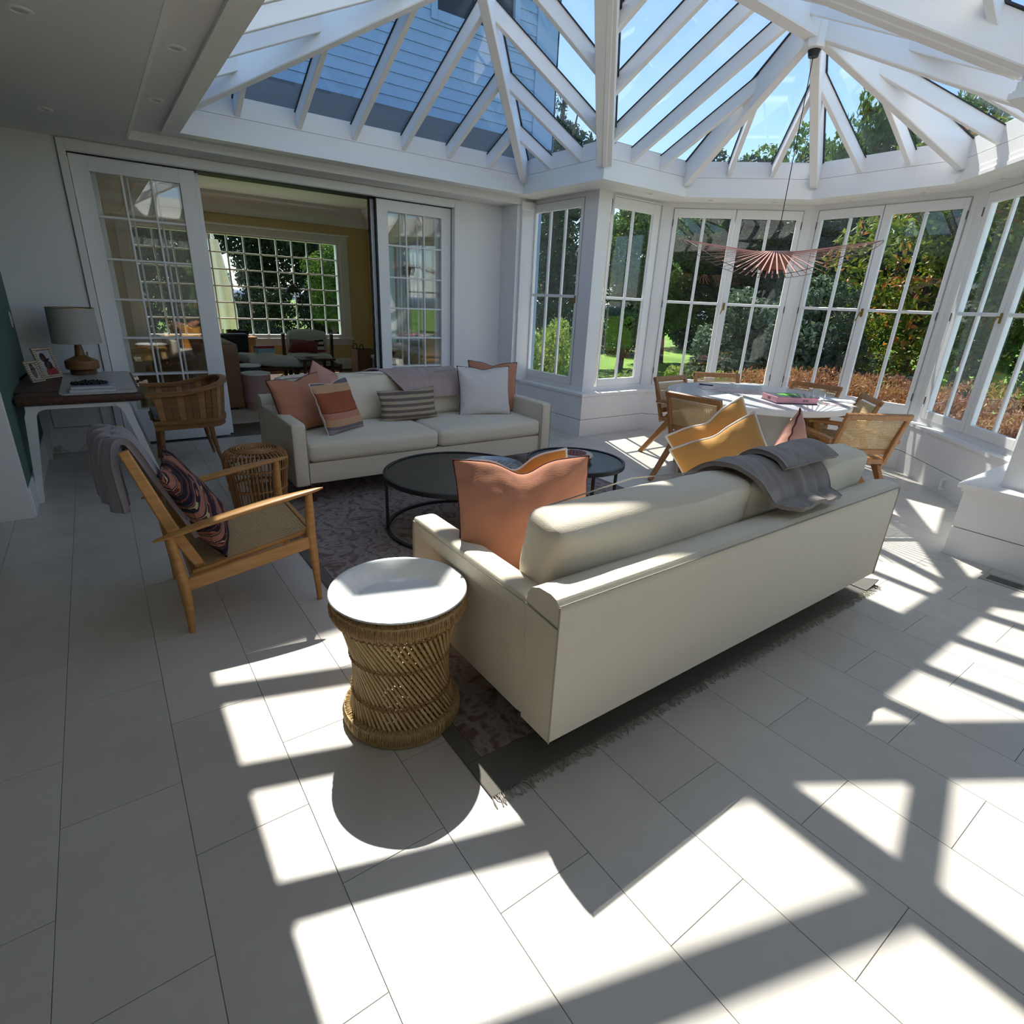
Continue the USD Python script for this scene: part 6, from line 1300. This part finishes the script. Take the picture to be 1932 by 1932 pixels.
for k in range(3): tag(obj('magazine', MB().ab((-0.12, -0.09, 0), (0.12, 0.09, 0.012), 0.001, rotz(0.3 * k + 0.1), (2.80 - 0.03 * k, 9.25, 0.505 + 0.0125 * k)), PUZ if k else PAP), ['white magazine at the bottom of the pile on the dark side table', 'printed magazine in the middle of the pile on the dark side table', 'printed magazine on top of the pile on the dark side table'][k], 'magazine')
KRAFT = plain('kraft_paper', (0.30, 0.16, 0.07), 0.8)
g = thing('carry_bag', 'brown paper carry bag with looped handles by the far right wall', 'bag', (4.12, 10.62, 0), 0.1)
for a, c in (((-0.20, -0.13, 0), (0.20, -0.126, 0.50)), ((-0.20, 0.126, 0), (0.20, 0.13, 0.50)), ((-0.20, -0.13, 0), (-0.196, 0.13, 0.50)), ((0.196, -0.13, 0), (0.20, 0.13, 0.50)), ((-0.20, -0.13, 0), (0.20, 0.13, 0.004))): obj('panel', MB().ab(a, c), KRAFT, g)
for y in (-.13, .13): obj('handle', MB().tube(bez([(-0.16, y, 0.48), (-0.14, y, 0.58), (-0.09, y, 0.58), (-0.07, y, 0.48)], 6), 0.008, 6), BLKL, g)
g = thing('low_bench', 'pale grey low bench by the right wall of the next room', 'bench', (4.42, 10.15, 0))
obj('bench_top', MB().ab((-0.28, -0.33, 0.36), (0.26, 0.20, 0.42), 0.006), plain('bench_grey', (0.50, 0.48, 0.44), 0.5), g); obj('bench_body', MB().ab((-0.26, -0.31, 0.0), (0.24, 0.18, 0.36), 0.004), plain('bench_body_grey', (0.40, 0.38, 0.34), 0.6), g)
tag(obj('black_bowl', MB().lathe([(0, 0), (0.05, 0), (0.10, 0.07), (0.096, 0.072), (0.046, 0.006), (0, 0.006)], 24, (4.45, 10.1, 0.42)), BLKL, smooth=40), 'black bowl on the pale grey low bench', 'bowl')
g = thing('floor_lamp', 'slender floor lamp with black cone shade before the far window', 'floor lamp', (2.93, 10.75, 0))
obj('pole', MB().tube(bez([(0.14, 0, 0.01), (0.15, 0, 0.9), (0.13, 0, 1.45), (0.06, 0, 1.60), (0.0, 0, 1.57)], 8), 0.008, 8), BLKL, g); obj('base', MB().lathe([(0, 0), (0.13, 0), (0.13, 0.015), (0, 0.02)], 28, (0.14, 0, 0)), BLKL, g)
obj('shade', MB().lathe([(0.135, 1.46), (0.125, 1.49), (0.05, 1.57), (0.015, 1.59), (0.0, 1.59)], 32).lathe([(0.0, 1.572), (0.04, 1.565), (0.12, 1.485), (0.132, 1.46)], 32), BLKL, g, smooth=50)
g = thing('writing_desk', 'narrow wooden desk under the left of the far window', 'desk', (1.55, 11.25, 0))
obj('desk_top', MB().ab((-0.7, -0.28, 0.66), (0.75, 0.28, 0.69), 0.005), HONEY, g)
for x in (-.65, .70):
    for y in (-.23, .23): obj('leg', MB().beam((x, y, 0), (x, y, 0.66), 0.045, 0.045, (0, 1, 0)), HONEY, g)
obj('apron', MB().ab((-0.66, -0.25, 0.54), (0.71, -0.23, 0.66)), HONEY, g)
g = thing('open_laptop', 'black open case lying on the narrow desk under the far window', 'laptop', (2.02, 11.15, 0.69), -0.3)
obj('body', MB().ab((-0.17, -0.11, 0), (0.17, 0.11, 0.018), 0.004), BLKL, g); obj('screen', MB().ab((-0.17, 0.10, 0.016), (0.17, 0.112, 0.10), 0.003), BLKL, g)
g = thing('next_room_rug', 'plain beige rug on the next room floor just past the dark threshold', 'rug', (2.4, 8.6, 0.0))
obj('pile', MB().ab((-2.2, -1.5, 0.0005), (2.0, 1.8, 0.012), 0.003), fabric('beige_rug', (0.42, 0.38, 0.32), 0.15, 200, 0.5, 0.95), g)
